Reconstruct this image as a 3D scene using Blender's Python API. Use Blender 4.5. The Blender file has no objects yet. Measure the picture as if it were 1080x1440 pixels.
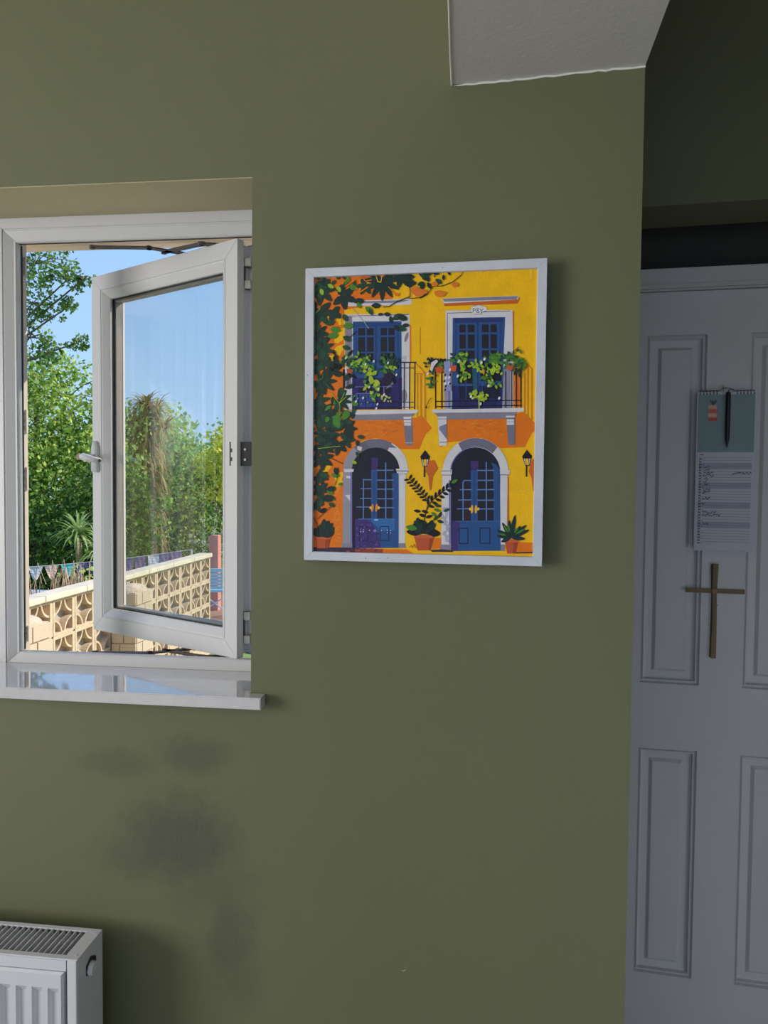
import bpy, bmesh, math, random
import numpy as np
from mathutils import Vector, Matrix
from mathutils.geometry import tessellate_polygon
from math import sin, cos, pi, radians as R
random.seed(7)
sc = bpy.context.scene
COL = sc.collection

# ------------------------------------------------------------ camera
CAM = Vector((0, -1.27, 1.55))
yaw, pitch, roll = R(6.5), math.atan(.036), .0092
fw = Vector((-sin(yaw)*cos(pitch), cos(yaw)*cos(pitch), -sin(pitch)))
rt = Vector((cos(yaw), sin(yaw), 0)); up = rt.cross(fw)
rt2 = rt*cos(roll) + up*sin(roll); up2 = -rt*sin(roll) + up*cos(roll)
cd = bpy.data.cameras.new('camera'); co = bpy.data.objects.new('camera', cd); COL.objects.link(co)
m = Matrix((rt2, up2, -fw)).transposed().to_4x4(); m.translation = CAM
co.matrix_world = m
cd.lens = 25.0; cd.sensor_width = 36; cd.clip_start = .02; cd.clip_end = 300
sc.camera = co

# ------------------------------------------------------------ sky, sun, lights, exposure
w = bpy.data.worlds.new('sky'); sc.world = w; w.use_nodes = True
nt = w.node_tree; nt.nodes.clear()
wo = nt.nodes.new('ShaderNodeOutputWorld'); bg = nt.nodes.new('ShaderNodeBackground')
tc = nt.nodes.new('ShaderNodeTexCoord'); sx = nt.nodes.new('ShaderNodeSeparateXYZ'); cr = nt.nodes.new('ShaderNodeValToRGB')
nt.links.new(tc.outputs['Generated'], sx.inputs[0]); nt.links.new(sx.outputs['Z'], cr.inputs[0])
nt.links.new(cr.outputs[0], bg.inputs[0]); nt.links.new(bg.outputs[0], wo.inputs[0])
e = cr.color_ramp.elements
e[0].position = 0; e[0].color = (.48, .70, .96, 1)
e[1].position = 1; e[1].color = (.13, .30, .80, 1)
k = e.new(.42); k.color = (.27, .50, .92, 1)
bg.inputs[1].default_value = 1.15

def sun(direction, energy, color, angle):
    l = bpy.data.lights.new('sun', 'SUN'); l.energy = energy; l.color = color; l.angle = R(angle)
    o = bpy.data.objects.new('sun', l); COL.objects.link(o)
    o.rotation_euler = Vector(direction).to_track_quat('Z', 'Y').to_euler()
    o.location = (8, 5, 9)
sun((.72, .34, .60), 5.6, (1, .93, .80), .6)

def area(name, loc, direction, sx_, sy_, energy, color):
    l = bpy.data.lights.new(name, 'AREA'); l.shape = 'RECTANGLE'; l.size = sx_; l.size_y = sy_; l.energy = energy; l.color = color
    o = bpy.data.objects.new(name, l); COL.objects.link(o); o.location = loc
    o.rotation_euler = (-Vector(direction)).to_track_quat('Z', 'Y').to_euler()
    return o
area('patio_daylight', (-3.36, -2.3, 1.55), (1, 0.0, 0), 2.0, 1.5, 100.0, (1.0, .975, .92))
l_ = area('side_daylight', (2.24, -1.6, .62), (-1.65, 2.05, -.10), 1.0, .9, 2.7, (.74, .84, 1.0)); l_.data.spread = R(80)
sc.view_settings.view_transform = 'Standard'; sc.view_settings.look = 'None'
sc.view_settings.exposure = 0; sc.view_settings.gamma = 1
sc.view_settings.use_curve_mapping = False

# ------------------------------------------------------------ materials
def mat(name, col, rough=.6, noise=0, nscale=30, bump=0, bscale=200, metal=0, attr=None, spec=.5, coat=0, stretch=None):
    m = bpy.data.materials.new(name); m.use_nodes = True
    n = m.node_tree.nodes; l = m.node_tree.links; b = n['Principled BSDF']
    b.inputs['Roughness'].default_value = rough; b.inputs['Metallic'].default_value = metal
    b.inputs['Specular IOR Level'].default_value = spec; b.inputs['Coat Weight'].default_value = coat
    b.inputs['Base Color'].default_value = (*col, 1)
    tcn = n.new('ShaderNodeTexCoord'); src = tcn.outputs['Object']
    if stretch:
        mp = n.new('ShaderNodeMapping'); mp.inputs['Scale'].default_value = stretch; l.new(src, mp.inputs[0]); src = mp.outputs[0]
    cs = None
    if attr:
        a = n.new('ShaderNodeAttribute'); a.attribute_name = attr; cs = a.outputs['Color']; l.new(cs, b.inputs['Base Color'])
    if noise:
        t = n.new('ShaderNodeTexNoise'); t.inputs['Scale'].default_value = nscale; t.inputs['Detail'].default_value = 5; l.new(src, t.inputs[0])
        mr = n.new('ShaderNodeMapRange'); mr.inputs['From Min'].default_value = .25; mr.inputs['From Max'].default_value = .75
        mr.inputs['To Min'].default_value = 1-noise; mr.inputs['To Max'].default_value = 1+noise; l.new(t.outputs['Fac'], mr.inputs[0])
        mx = n.new('ShaderNodeVectorMath'); mx.operation = 'SCALE'; l.new(mr.outputs[0], mx.inputs['Scale'])
        if cs: l.new(cs, mx.inputs[0])
        else: mx.inputs[0].default_value = col
        l.new(mx.outputs[0], b.inputs['Base Color'])
    if bump:
        t = n.new('ShaderNodeTexNoise'); t.inputs['Scale'].default_value = bscale; t.inputs['Detail'].default_value = 3; l.new(src, t.inputs[0])
        bp = n.new('ShaderNodeBump'); bp.inputs['Strength'].default_value = bump; bp.inputs['Distance'].default_value = .002
        l.new(t.outputs['Fac'], bp.inputs['Height']); l.new(bp.outputs[0], b.inputs['Normal'])
    return m

def wall_paint():
    m = mat('olive_wall_paint', (.150, .158, .086), .62, bump=0, spec=.3)
    n = m.node_tree.nodes; l = m.node_tree.links; b = n['Principled BSDF']
    tcn = n.new('ShaderNodeTexCoord')
    base = n.new('ShaderNodeTexNoise'); base.inputs['Scale'].default_value = 2.2; base.inputs['Detail'].default_value = 6; l.new(tcn.outputs['Object'], base.inputs[0])
    ramp = n.new('ShaderNodeMix'); ramp.data_type = 'RGBA'; l.new(base.outputs['Fac'], ramp.inputs[0])
    ramp.inputs[6].default_value = (.136, .144, .074, 1); ramp.inputs[7].default_value = (.166, .172, .098, 1)
    wn = n.new('ShaderNodeTexNoise'); wn.inputs['Scale'].default_value = 20; wn.inputs['Detail'].default_value = 12; wn.inputs['Roughness'].default_value = .68; l.new(tcn.outputs['Object'], wn.inputs[0])
    last = None
    # scuffs and damp marks under the window: centre x, z, radius x, z, strength
    for cx, cz, rx, rz, st in ((-.53, .875, .11, .085, .75), (-.60, .845, .09, .05, .5), (-.50, 1.04, .07, .035, .55), (-.65, 1.02, .07, .03, .4), (-.43, .70, .045, .10, .55), (-.47, .80, .09, .07, .3), (-.40, .62, .04, .06, .3)):
        mp = n.new('ShaderNodeMapping'); mp.vector_type = 'POINT'
        mp.inputs['Location'].default_value = (-cx/rx, 0, -cz/rz); mp.inputs['Scale'].default_value = (1/rx, 0, 1/rz)
        l.new(tcn.outputs['Object'], mp.inputs[0])
        ln = n.new('ShaderNodeVectorMath'); ln.operation = 'LENGTH'; l.new(mp.outputs[0], ln.inputs[0])
        ad = n.new('ShaderNodeMath'); ad.operation = 'MULTIPLY_ADD'; l.new(wn.outputs['Fac'], ad.inputs[0]); ad.inputs[1].default_value = 1.6; l.new(ln.outputs['Value'], ad.inputs[2])
        mr = n.new('ShaderNodeMapRange'); mr.interpolation_type = 'SMOOTHSTEP'
        mr.inputs['From Min'].default_value = 1.15; mr.inputs['From Max'].default_value = 2.25; mr.inputs['To Min'].default_value = st; mr.inputs['To Max'].default_value = 0
        l.new(ad.outputs[0], mr.inputs[0])
        if last is None: last = mr.outputs[0]
        else:
            mm = n.new('ShaderNodeMath'); mm.operation = 'MAXIMUM'; l.new(last, mm.inputs[0]); l.new(mr.outputs[0], mm.inputs[1]); last = mm.outputs[0]
    st = n.new('ShaderNodeMix'); st.data_type = 'RGBA'; l.new(last, st.inputs[0]); l.new(ramp.outputs[2], st.inputs[6]); st.inputs[7].default_value = (.088, .088, .068, 1)
    l.new(st.outputs[2], b.inputs['Base Color'])
    b1 = n.new('ShaderNodeTexNoise'); b1.inputs['Scale'].default_value = 240; b1.inputs['Detail'].default_value = 2; l.new(tcn.outputs['Object'], b1.inputs[0])
    mp = n.new('ShaderNodeMapping'); mp.inputs['Scale'].default_value = (1.6, 1, .8); mp.inputs['Rotation'].default_value = (0, .4, 0); l.new(tcn.outputs['Object'], mp.inputs[0])
    b2 = n.new('ShaderNodeTexNoise'); b2.inputs['Scale'].default_value = 90; b2.inputs['Detail'].default_value = 3; l.new(mp.outputs[0], b2.inputs[0])
    mu = n.new('ShaderNodeMath'); mu.operation = 'MULTIPLY'; l.new(b2.outputs['Fac'], mu.inputs[0]); l.new(last, mu.inputs[1])
    ma = n.new('ShaderNodeMath'); ma.operation = 'MULTIPLY_ADD'; l.new(mu.outputs[0], ma.inputs[0]); ma.inputs[1].default_value = 3.0; l.new(b1.outputs['Fac'], ma.inputs[2])
    bp = n.new('ShaderNodeBump'); bp.inputs['Strength'].default_value = .35; bp.inputs['Distance'].default_value = .0012
    l.new(ma.outputs[0], bp.inputs['Height']); l.new(bp.outputs[0], b.inputs['Normal'])
    return m

def leaf_mat(name, rough=.6, trans=.35):
    m = bpy.data.materials.new(name); m.use_nodes = True; n = m.node_tree.nodes; l = m.node_tree.links; n.clear()
    o = n.new('ShaderNodeOutputMaterial'); d = n.new('ShaderNodeBsdfDiffuse'); t = n.new('ShaderNodeBsdfTranslucent'); x = n.new('ShaderNodeMixShader')
    a = n.new('ShaderNodeAttribute'); a.attribute_name = 'Col'
    l.new(a.outputs['Color'], d.inputs[0]); l.new(a.outputs['Color'], t.inputs[0]); x.inputs[0].default_value = trans
    l.new(d.outputs[0], x.inputs[1]); l.new(t.outputs[0], x.inputs[2]); l.new(x.outputs[0], o.inputs[0])
    return m

def glass_mat():
    m = bpy.data.materials.new('window_glass'); m.use_nodes = True; n = m.node_tree.nodes; l = m.node_tree.links; n.clear()
    o = n.new('ShaderNodeOutputMaterial'); t = n.new('ShaderNodeBsdfTransparent'); g = n.new('ShaderNodeBsdfGlossy'); x = n.new('ShaderNodeMixShader')
    lw = n.new('ShaderNodeLayerWeight'); pw = n.new('ShaderNodeMath'); pw.operation = 'POWER'; pw.inputs[1].default_value = 4.0; l.new(lw.outputs['Facing'], pw.inputs[0])
    f = n.new('ShaderNodeMath'); f.operation = 'MULTIPLY_ADD'; f.inputs[1].default_value = .9; f.inputs[2].default_value = .035; l.new(pw.outputs[0], f.inputs[0])
    t.inputs[0].default_value = (.97, .98, .975, 1); g.inputs['Roughness'].default_value = .0
    l.new(f.outputs[0], x.inputs[0]); l.new(t.outputs[0], x.inputs[1]); l.new(g.outputs[0], x.inputs[2]); l.new(x.outputs[0], o.inputs[0])
    return m

M = dict(
    wall=wall_paint(),
    white_paint=mat('white_ceiling_paint', (.66, .65, .64), .7, .03, 6, .15, 120),
    dark_recess=mat('recess_shade_tone', (.05, .05, .045), .8),  # near-black colour stands for the deep shade of the void above the door
    upvc=mat('white_upvc', (.62, .61, .62), .28, .015, 4),
    white_out=mat('white_bounce_sill', (.80, .78, .74), .4),
    sill=mat('polished_quartz_sill', (.64, .63, .66), .04, .04, 60, spec=1.0, coat=1.0),
    gasket=mat('black_gasket', (.02, .02, .022), .6),
    brown=mat('brown_gasket', (.10, .045, .03), .5),
    spacer=mat('grey_spacer_bar', (.23, .23, .24), .4, metal=.3),
    steel=mat('zinc_steel', (.55, .52, .47), .35, .1, 80, metal=.6),
    striker=mat('cream_striker_plate', (.66, .60, .54), .5),
    darkmetal=mat('dark_weathered_metal', (.10, .085, .08), .55, .25, 120, metal=.4),
    black=mat('black_plastic', (.018, .018, .022), .45),
    brass=mat('worn_brass_key', (.34, .24, .15), .4, .2, 100, metal=.6),
    frame=mat('brushed_white_frame_paint', (.60, .63, .71), .5, .10, 14, .3, 90, stretch=(1, 1, 1)),
    paint=mat('acrylic_paint', (.8, .6, .05), .5, .07, 45, .25, 260, attr='Col', spec=.35),
    door=mat('white_gloss_door', (.60, .58, .60), .42, .03, 8, .25, 160),
    radiator=mat('white_enamel', (.64, .65, .70), .3, .02, 5),
    rad_dark=mat('convector_interior', (.16, .16, .165), .6, .3, 90),
    concrete=mat('beige_cast_concrete', (.60, .46, .31), .85, .22, 14, .6, 60),
    web=mat('grey_cast_web', (.40, .34, .27), .9, .3, 18, .5, 60),
    coping=mat('pale_coping_stone', (.68, .58, .43), .85, .12, 9, .4, 50),
    stone=mat('warm_stone', (.56, .44, .31), .85, .25, 16, .6, 50),
    mortar=mat('mortar', (.42, .34, .25), .9, .2, 20),
    bluewood=mat('pale_blue_painted_wood', (.42, .76, .95), .5, .05, 12),
    redpost=mat('faded_red_painted_timber', (.74, .28, .21), .7, .12, 20, .3, 60, stretch=(1, 1, .15)),
    render=mat('peach_exterior_render', (.80, .62, .48), .85, .08, 20, .4, 90),
    bark=mat('bark', (.16, .12, .08), .9, .3, 12, .5, 40),
    twig=mat('dry_twig', (.60, .42, .26), .9, .3, 12),
    grass=mat('garden_grass', (.16, .24, .06), .9, .35, 3, .5, 20),
    paving=mat('red_brown_paving', (.36, .20, .13), .9, .25, 4, .5, 20),
    leaf=leaf_mat('leaf'), glass=glass_mat(),
    cloth=mat('bunting_cloth', (.8, .8, .8), .9, .05, 30, attr='Col'),
    cord=mat('line_cord', (.5, .5, .48), .8),
    palm=mat('dried_palm_leaf', (.20, .14, .075), .7, .2, 60, .4, 160, stretch=(1, 1, .1)),
    palm2=mat('pale_dried_palm_leaf', (.28, .19, .12), .7, .15, 60),
    paper=mat('calendar_paper', (.56, .57, .66), .8, .02, 20),
    print_=mat('printed_ink', (.5, .5, .5), .8, .06, 60, attr='Col'),
    pen=mat('black_pen_barrel', (.008, .008, .010), .35),
    slate=mat('blue_grey_sheet', (.36, .42, .50), .6, .1, 8),
    floor=mat('grey_oak_floor', (.36, .32, .28), .5, .15, 4, stretch=(1, .1, 1)),
    room=mat('pale_room_paint', (.40, .39, .34), .8, .02, 3),
)

# ------------------------------------------------------------ helpers
def link(name, me, mt, parent=None, loc=None, rz=None):
    o = bpy.data.objects.new(name, me); COL.objects.link(o)
    if mt is not None and not me.materials:
        for x in (mt if isinstance(mt, (list, tuple)) else [mt]): me.materials.append(x)
    if parent: o.parent = parent
    if loc is not None: o.location = loc
    if rz is not None: o.rotation_euler = (0, 0, rz)
    return o
def mesh(name, bm):
    bmesh.ops.recalc_face_normals(bm, faces=bm.faces)
    me = bpy.data.meshes.new(name); bm.to_mesh(me); bm.free(); return me
def obj(name, bm, mt, parent=None, loc=None, rz=None): return link(name, mesh(name, bm), mt, parent, loc, rz)
def B(): return bmesh.new()
def box(bm, x0, x1, y0, y1, z0, z1, bev=0, mi=0, M4=None):
    r = bmesh.ops.create_cube(bm, size=1)
    vs = r['verts']
    for v in vs: v.co = Vector((x0+(v.co.x+.5)*(x1-x0), y0+(v.co.y+.5)*(y1-y0), z0+(v.co.z+.5)*(z1-z0)))
    fs = list({f for v in vs for f in v.link_faces})
    for f in fs: f.material_index = mi
    if bev:
        es = list({e for v in vs for e in v.link_edges})
        r2 = bmesh.ops.bevel(bm, geom=es, offset=bev, segments=2, affect='EDGES', profile=.6)
        vs = list({v for f in r2['faces'] for v in f.verts} | {v for v in vs if v.is_valid})
    if M4 is not None: bmesh.ops.transform(bm, matrix=M4, verts=[v for v in vs if v.is_valid])
    return bm
def cyl(bm, p, q, r, seg=12, r2=None, mi=0):
    p = Vector(p); q = Vector(q); d = q-p
    r_ = bmesh.ops.create_cone(bm, cap_ends=True, segments=seg, radius1=r, radius2=r if r2 is None else r2, depth=d.length)
    M4 = Matrix.Translation((p+q)/2) @ d.to_track_quat('Z', 'Y').to_matrix().to_4x4()
    bmesh.ops.transform(bm, matrix=M4, verts=r_['verts'])
    for v in r_['verts']:
        for f in v.link_faces: f.material_index = mi
    return bm
def tube(bm, pts, r, seg=8, r2=None):
    rings = []; n = len(pts); pts = [Vector(p) for p in pts]
    for i, p in enumerate(pts):
        d = (pts[min(i+1, n-1)]-pts[max(i-1, 0)]).normalized(); q = d.to_track_quat('Z', 'Y')
        rr = r if r2 is None else r+(r2-r)*i/(n-1)
        rings.append([bm.verts.new(p+q @ Vector((rr*cos(2*pi*k/seg), rr*sin(2*pi*k/seg), 0))) for k in range(seg)])
    for a, b in zip(rings, rings[1:]):
        for k in range(seg): bm.faces.new((a[k], a[(k+1) % seg], b[(k+1) % seg], b[k]))
    bm.faces.new(rings[0][::-1]); bm.faces.new(rings[-1])
    return bm
def prism(bm, pts, y0, y1, mi=0):
    """polygon pts in x,z extruded from y0 to y1"""
    a = [bm.verts.new((x, y0, z)) for x, z in pts]; b = [bm.verts.new((x, y1, z)) for x, z in pts]
    n = len(pts); f = [bm.faces.new(a), bm.faces.new(b[::-1])]
    for i in range(n): f.append(bm.faces.new((a[i], b[i], b[(i+1) % n], a[(i+1) % n])))
    for q in f: q.material_index = mi
def tag(o, label=None, cat=None, group=None, kind=None):
    if label: o['label'] = label
    if cat: o['category'] = cat
    if group: o['group'] = group
    if kind: o['kind'] = kind
    return o
def empty(name, loc=(0, 0, 0), rz=0, label=None, cat=None, group=None, kind=None):
    o = bpy.data.objects.new(name, None); COL.objects.link(o); o.location = loc; o.rotation_euler = (0, 0, rz); o.empty_display_size = .1
    return tag(o, label, cat, group, kind)
def struct(name, bm, mt, **k): return tag(obj(name, bm, mt, **k), kind='structure')

# frame of the wall to the right of the slight added kink (bent 5 degrees towards the room to fit lens-skewed lines)
RO, RZ = Vector((-.032, 0, 0)), R(-5)
def RW(s, off, z):  # local -> world
    return RO + Vector((s*cos(RZ)-off*sin(RZ), s*sin(RZ)+off*cos(RZ), z))

# ------------------------------------------------------------ room shell
WX0, WX1, WZ0, WZ1 = -1.46, -.390, 1.143, 2.107
bm = B()
box(bm, -3.4, WX0, 0, .30, 0, 2.7); box(bm, WX1, -.19, 0, .30, 0, 2.7)
box(bm, WX0, WX1, 0, .30, WZ1, 2.7); box(bm, WX0, WX1, 0, .30, 0, WZ0)
# flat wall bent gently by 5 degrees, window to recess, to absorb lens distortion
arc = []; rad_ = .158/math.tan(R(2.5))
for i in range(25):
    t = R(5)*i/24; arc.append((-.19+rad_*sin(t), -rad_*(1-cos(t))))
curve = []
vsb = [(bm.verts.new((x, y, 0)), bm.verts.new((x, y, 2.7))) for x, y in arc]
for (a, b), (c, d) in zip(vsb, vsb[1:]): curve.append(bm.faces.new((a, c, d, b)))
box(bm, .158, .3195, 0, .30, 0, 2.7, M4=Matrix.Translation(RO) @ Matrix.Rotation(RZ, 4, 'Z'))
box(bm, .27, .3195, .30, .66, 0, 2.7, M4=Matrix.Translation(RO) @ Matrix.Rotation(RZ, 4, 'Z'))
box(bm, -.19, .15, .05, .29, 0, 2.7)
for f in curve: f.smooth = True
struct('wall_back', bm, M['wall'])
bm = B(); box(bm, 1.5, 2.4, 0, .66, 0, 2.7); struct('wall_back.002', bm, M['wall'], loc=RO, rz=RZ)
# header over the recess and the recess behind it
bm = B(); box(bm, .3195, 1.5, .30, .43, 2.130, 2.7); struct('trim_1', bm, M['wall'], loc=RO, rz=RZ)
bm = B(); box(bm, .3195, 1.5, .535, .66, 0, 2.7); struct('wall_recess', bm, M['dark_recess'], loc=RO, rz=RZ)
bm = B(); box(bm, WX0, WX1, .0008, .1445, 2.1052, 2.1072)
struct('trim_3', bm, mat('bounce_lit_reveal_tone', (.46, .41, .26), .7, .04, 6, .15, 120))  # thin sheet; its pale cream stands for outdoor bounce light on the olive reveal
# exterior skin of the house with opening reveal
bm = B()
box(bm, -3.55, -1.44, .30, .335, -.6, 2.9); box(bm, .25, 3.0, .70, .735, -.6, 2.9); box(bm, -.405, .25, .30, .335, -.6, 2.9); box(bm, .25, .265, .335, .70, -.6, 2.9)
box(bm, -1.44, -.405, .30, .335, 2.099, 2.9); box(bm, -1.44, -.405, .30, .335, -.6, 1.13)
box(bm, -1.46, -.39, .217, .30, 2.0995, 2.1065)
struct('wall_exterior', bm, M['render'])
# left wall with patio opening, front wall with window opening, right wall
bm = B(); box(bm, -3.55, -3.4, -3.4, -1.2, 2.45, 2.7); box(bm, -3.55, -3.4, -4.3, -3.4, 0, 2.7); box(bm, -3.55, -3.4, -1.2, .3, 0, 2.7); box(bm, -3.55, -3.4, -3.4, -1.2, 0, .9)
struct('wall_left', bm, M['room'])
bm = B(); box(bm, -3.55, 2.6, -4.45, -4.3, 0, .2); box(bm, -3.55, 2.6, -4.45, -4.3, 2.1, 2.7); box(bm, -3.55, -1.6, -4.45, -4.3, .2, 2.1); box(bm, 1.0, 2.6, -4.45, -4.3, .2, 2.1)
struct('wall_front', bm, M['room'])
bm = B(); box(bm, 2.3, 2.5, -4.3, .7, 0, 2.7); struct('wall_right', bm, M['room'])
bm = B(); box(bm, -3.55, .25, -4.45, .30, -.1, 0); box(bm, .25, 2.6, -4.45, .70, -.1, 0); struct('floor', bm, M['floor'])
bm = B(); box(bm, -3.55, 2.6, -4.45, .335, 2.7, 2.9); box(bm, .265, 2.6, .335, .70, 2.7, 2.9); struct('ceiling', bm, M['white_paint'])
# lowered boxed ceiling running towards the camera
bm = B()
pts = [(-.032, 0), (.2863, -.0279), (.2863-.075, -2.4), (-.032, -2.4)]
a = [bm.verts.new((x, y, 2.249)) for x, y in pts]; b = [bm.verts.new((x, y, 2.7)) for x, y in pts]
bm.faces.new(a); bm.faces.new(b)
for i in range(4): bm.faces.new((a[i], a[(i+1) % 4], b[(i+1) % 4], b[i]))
struct('ceiling.001', bm, M['white_paint'])
# wavering bead of white paint and filler where the box meets the wall
bm = B(); n = 26
tube(bm, [(-.032+.3183*i/n, -.0279*i/n-.0015, 2.2475+random.uniform(-.0011, .0011)) for i in range(n+1)], .0019, 6)
tube(bm, [(-.033+random.uniform(-.0006, .0006), -.002-1.2*i/12, 2.2485) for i in range(13)], .0016, 6)
struct('trim_2', bm, mat('bright_white_edge', (.80, .79, .76), .6))

# ------------------------------------------------------------ window
win = empty('window_1', (-.69, .145, 1.165), 0, 'white open casement window looking onto the garden, in the olive wall', None, kind='structure')
WO = Vector(win.location)
def wl(v): return tuple(Vector(v)-WO)
def member(rect, prof, side, gap=.0004, inward=False, y_off=0):
    """one mitred member of a rectangular frame; prof = [(offset from rect, y)]"""
    x0, x1, z0, z1 = rect; bm = B(); ends = []
    for end in (0, 1):
        ring = []
        for o, y in prof:
            s = -o if not inward else o
            X0, X1, Z0, Z1 = x0+s, x1-s, z0+s, z1-s
            if side == 'bottom': p = (X0+gap if end == 0 else X1-gap, y, Z0)
            if side == 'top': p = (X0+gap if end == 0 else X1-gap, y, Z1)
            if side == 'left': p = (X0, y, Z0+gap if end == 0 else Z1-gap)
            if side == 'right': p = (X1, y, Z0+gap if end == 0 else Z1-gap)
            ring.append(bm.verts.new(p))
        ends.append(ring)
    n = len(prof)
    for i in range(n): bm.faces.new((ends[0][i], ends[0][(i+1) % n], ends[1][(i+1) % n], ends[1][i]))
    bm.faces.new(ends[0][::-1]); bm.faces.new(ends[1])
    return bm
fprof = [(.0405, .145), (.026, .145), (.0255, .1475), (.0235, .1475), (.022, .1465), (.005, .1545), (.0015, .1545), (0, .157), (0, .170), (.018, .172), (.018, .216), (.0405, .216)]
ftop = [(.0488, y) if o == .0405 else (o, y) for o, y in fprof]
fbot = [(.044, y) if o == .0405 else (o, y) for o, y in fprof]
rects = [(-.951, -.438, 1.187, 2.058), (-1.41, -1.0325, 1.187, 2.058)]
for ri, rc in enumerate(rects):
    for sd, pf in (('top', ftop), ('bottom', [(.0235 if o == .0405 else o, y) if False else (o if o != .0405 else .030, y) for o, y in fprof]), ('left', fprof), ('right', fprof if ri else [(min(o, .047) if o != .0405 else .047, y) for o, y in fprof])):
        bm = member(rc, pf, sd); bmesh.ops.translate(bm, vec=-WO, verts=bm.verts)
        obj('frame_rail', bm, M['upvc'], win)
# beige rebate strip and black seals round the opening
bm = member(rects[0], [(.0175, .171), (.0165, .171), (.0165, .2155), (.0175, .2155)], 'left'); bmesh.ops.translate(bm, vec=-WO, verts=bm.verts)
tag(obj('seal', bm, mat('beige_upvc', (.62, .52, .44), .5), win), 'beige rebate')
bm = member(rects[0], [(.0005, .163), (-.0008, .163), (-.0008, .168), (.0005, .168)], 'top'); bmesh.ops.translate(bm, vec=-WO, verts=bm.verts)
obj('seal', bm, M['gasket'], win)
bm = member(rects[0], [(.0005, .171), (-.0015, .171), (-.0015, .175), (.0005, .175)], 'left'); bmesh.ops.translate(bm, vec=-WO, verts=bm.verts)
obj('seal', bm, M['gasket'], win)
# fixed light pane
bm = B(); box(bm, -1.41, -1.0325, .176, .180, 1.187, 2.058); bmesh.ops.translate(bm, vec=-WO, verts=bm.verts); obj('pane', bm, M['glass'], win)
# sill, with an ear returning past the reveal onto the wall
bm = B()
prof = [(-1.50, -.030), (-.363, -.030), (-.363, -.0008), (-.3915, -.0008), (-.3915, .1445), (-1.4585, .1445), (-1.4585, -.0008), (-1.50, -.0008)]
a = [bm.verts.new((x, y, 1.143)) for x, y in prof]; b = [bm.verts.new((x, y, 1.1645)) for x, y in prof]
bm.faces.new(a[::-1]); bm.faces.new(b)
for i in range(8): bm.faces.new((a[i], a[(i+1) % 8], b[(i+1) % 8], b[i]))
bmesh.ops.recalc_face_normals(bm, faces=bm.faces)
bmesh.ops.bevel(bm, geom=[e for e in bm.edges if e.verts[0].co.y < -.02 and e.verts[1].co.y < -.02], offset=.0015, segments=2, affect='EDGES')
bmesh.ops.translate(bm, vec=-WO, verts=bm.verts)
tag(obj('window_sill', bm, M['sill'], win), 'polished white stone sill mirroring the sky')

bm = B(); box(bm, -1.43, -.41, .216, .42, 1.082, 1.106, .002); bmesh.ops.translate(bm, vec=-WO, verts=bm.verts); tag(obj('bounce_sill', bm, M['white_out'], win), 'unseen white outer sill added to bounce sunlight up')  # hidden ledge added to throw sunlight up onto the reveal head
# casement, hinged on the right and swung outwards
SW, SH, ST = .507, .868, .065
sprof = [(0, 0), (.0355, 0), (.036, .0018), (.0375, .0018), (.038, .0005), (.041, .001), (.0545, .011), (.0565, .013), (.0565, .019), (.050, .019), (.050, .047), (.046, .047), (.046, .056), (.040, ST), (0, ST), (0, .045), (.006, .040), (.006, .022), (0, .018)]
srect = (0, SW, 0, SH)
rots = Matrix.Rotation(R(-28.2), 4, 'Z')
SO = Vector((-.917, .400, 1.187))
bmj = B()
sash = None
tmp = []
for sd in ('left', 'right', 'top', 'bottom'):
    t_ = member(srect, sprof, sd, inward=True); me = mesh('tmp', t_); bmj.from_mesh(me); bpy.data.meshes.remove(me)
sash = obj('casement', bmj, M['upvc'], win, loc=SO-WO, rz=R(-28.2))
sash['label'] = 'open white casement swung outwards'
for nm, (o0, o1, y0, y1), mt in (('gasket', (.0545, .0585, .0185, .0200), 'gasket'), ('spacer_bar', (.050, .0625, .0245, .041), 'spacer'), ('gasket', (.045, .0565, .0455, .0475), 'brown')):
    bj = B()
    for sd in ('left', 'right', 'top', 'bottom'):
        t_ = member(srect, [(o0, y0), (o1, y0), (o1, y1), (o0, y1)], sd, gap=0, inward=True); me = mesh('tmp', t_); bj.from_mesh(me); bpy.data.meshes.remove(me)
    obj(nm, bj, M[mt], sash)
for y in (.0205, .0415):
    bm = B(); box(bm, .0502, SW-.0502, y, y+.0035, .0502, SH-.0502); obj('pane', bm, M['glass'], sash)
# lever handle with a key in its end
hz = .425; bm = B()
prism(bm, [(.008, hz-.030), (.013, hz-.034), (.025, hz-.034), (.030, hz-.028), (.030, hz+.024), (.024, hz+.040), (.017, hz+.043), (.012, hz+.038), (.008, hz+.022)], -.010, .0005)
cyl(bm, (.019, -.005, hz), (.019, -.034, hz), .0095, 14)
tube(bm, [(.010, -.034, hz+.003), (.020, -.037, hz+.004), (.038, -.038, hz+.001), (.060, -.037, hz-.004), (.080, -.035, hz-.007)], .0085, 12, .0065)
h = obj('handle', bm, M['upvc'], sash)
for f in h.data.polygons: f.use_smooth = True
bm = B(); cyl(bm, (.010, -.034, hz+.003), (.003, -.034, hz+.003), .0062, 12); cyl(bm, (.080, -.0345, hz-.007), (.0808, -.0345, hz-.007), .0045, 10); obj('key_barrel', bm, M['black'], sash)
bm = B(); box(bm, -.014, .004, -.0355, -.0325, hz-.004, hz+.010, .001); obj('key', bm, M['brass'], sash)
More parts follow.
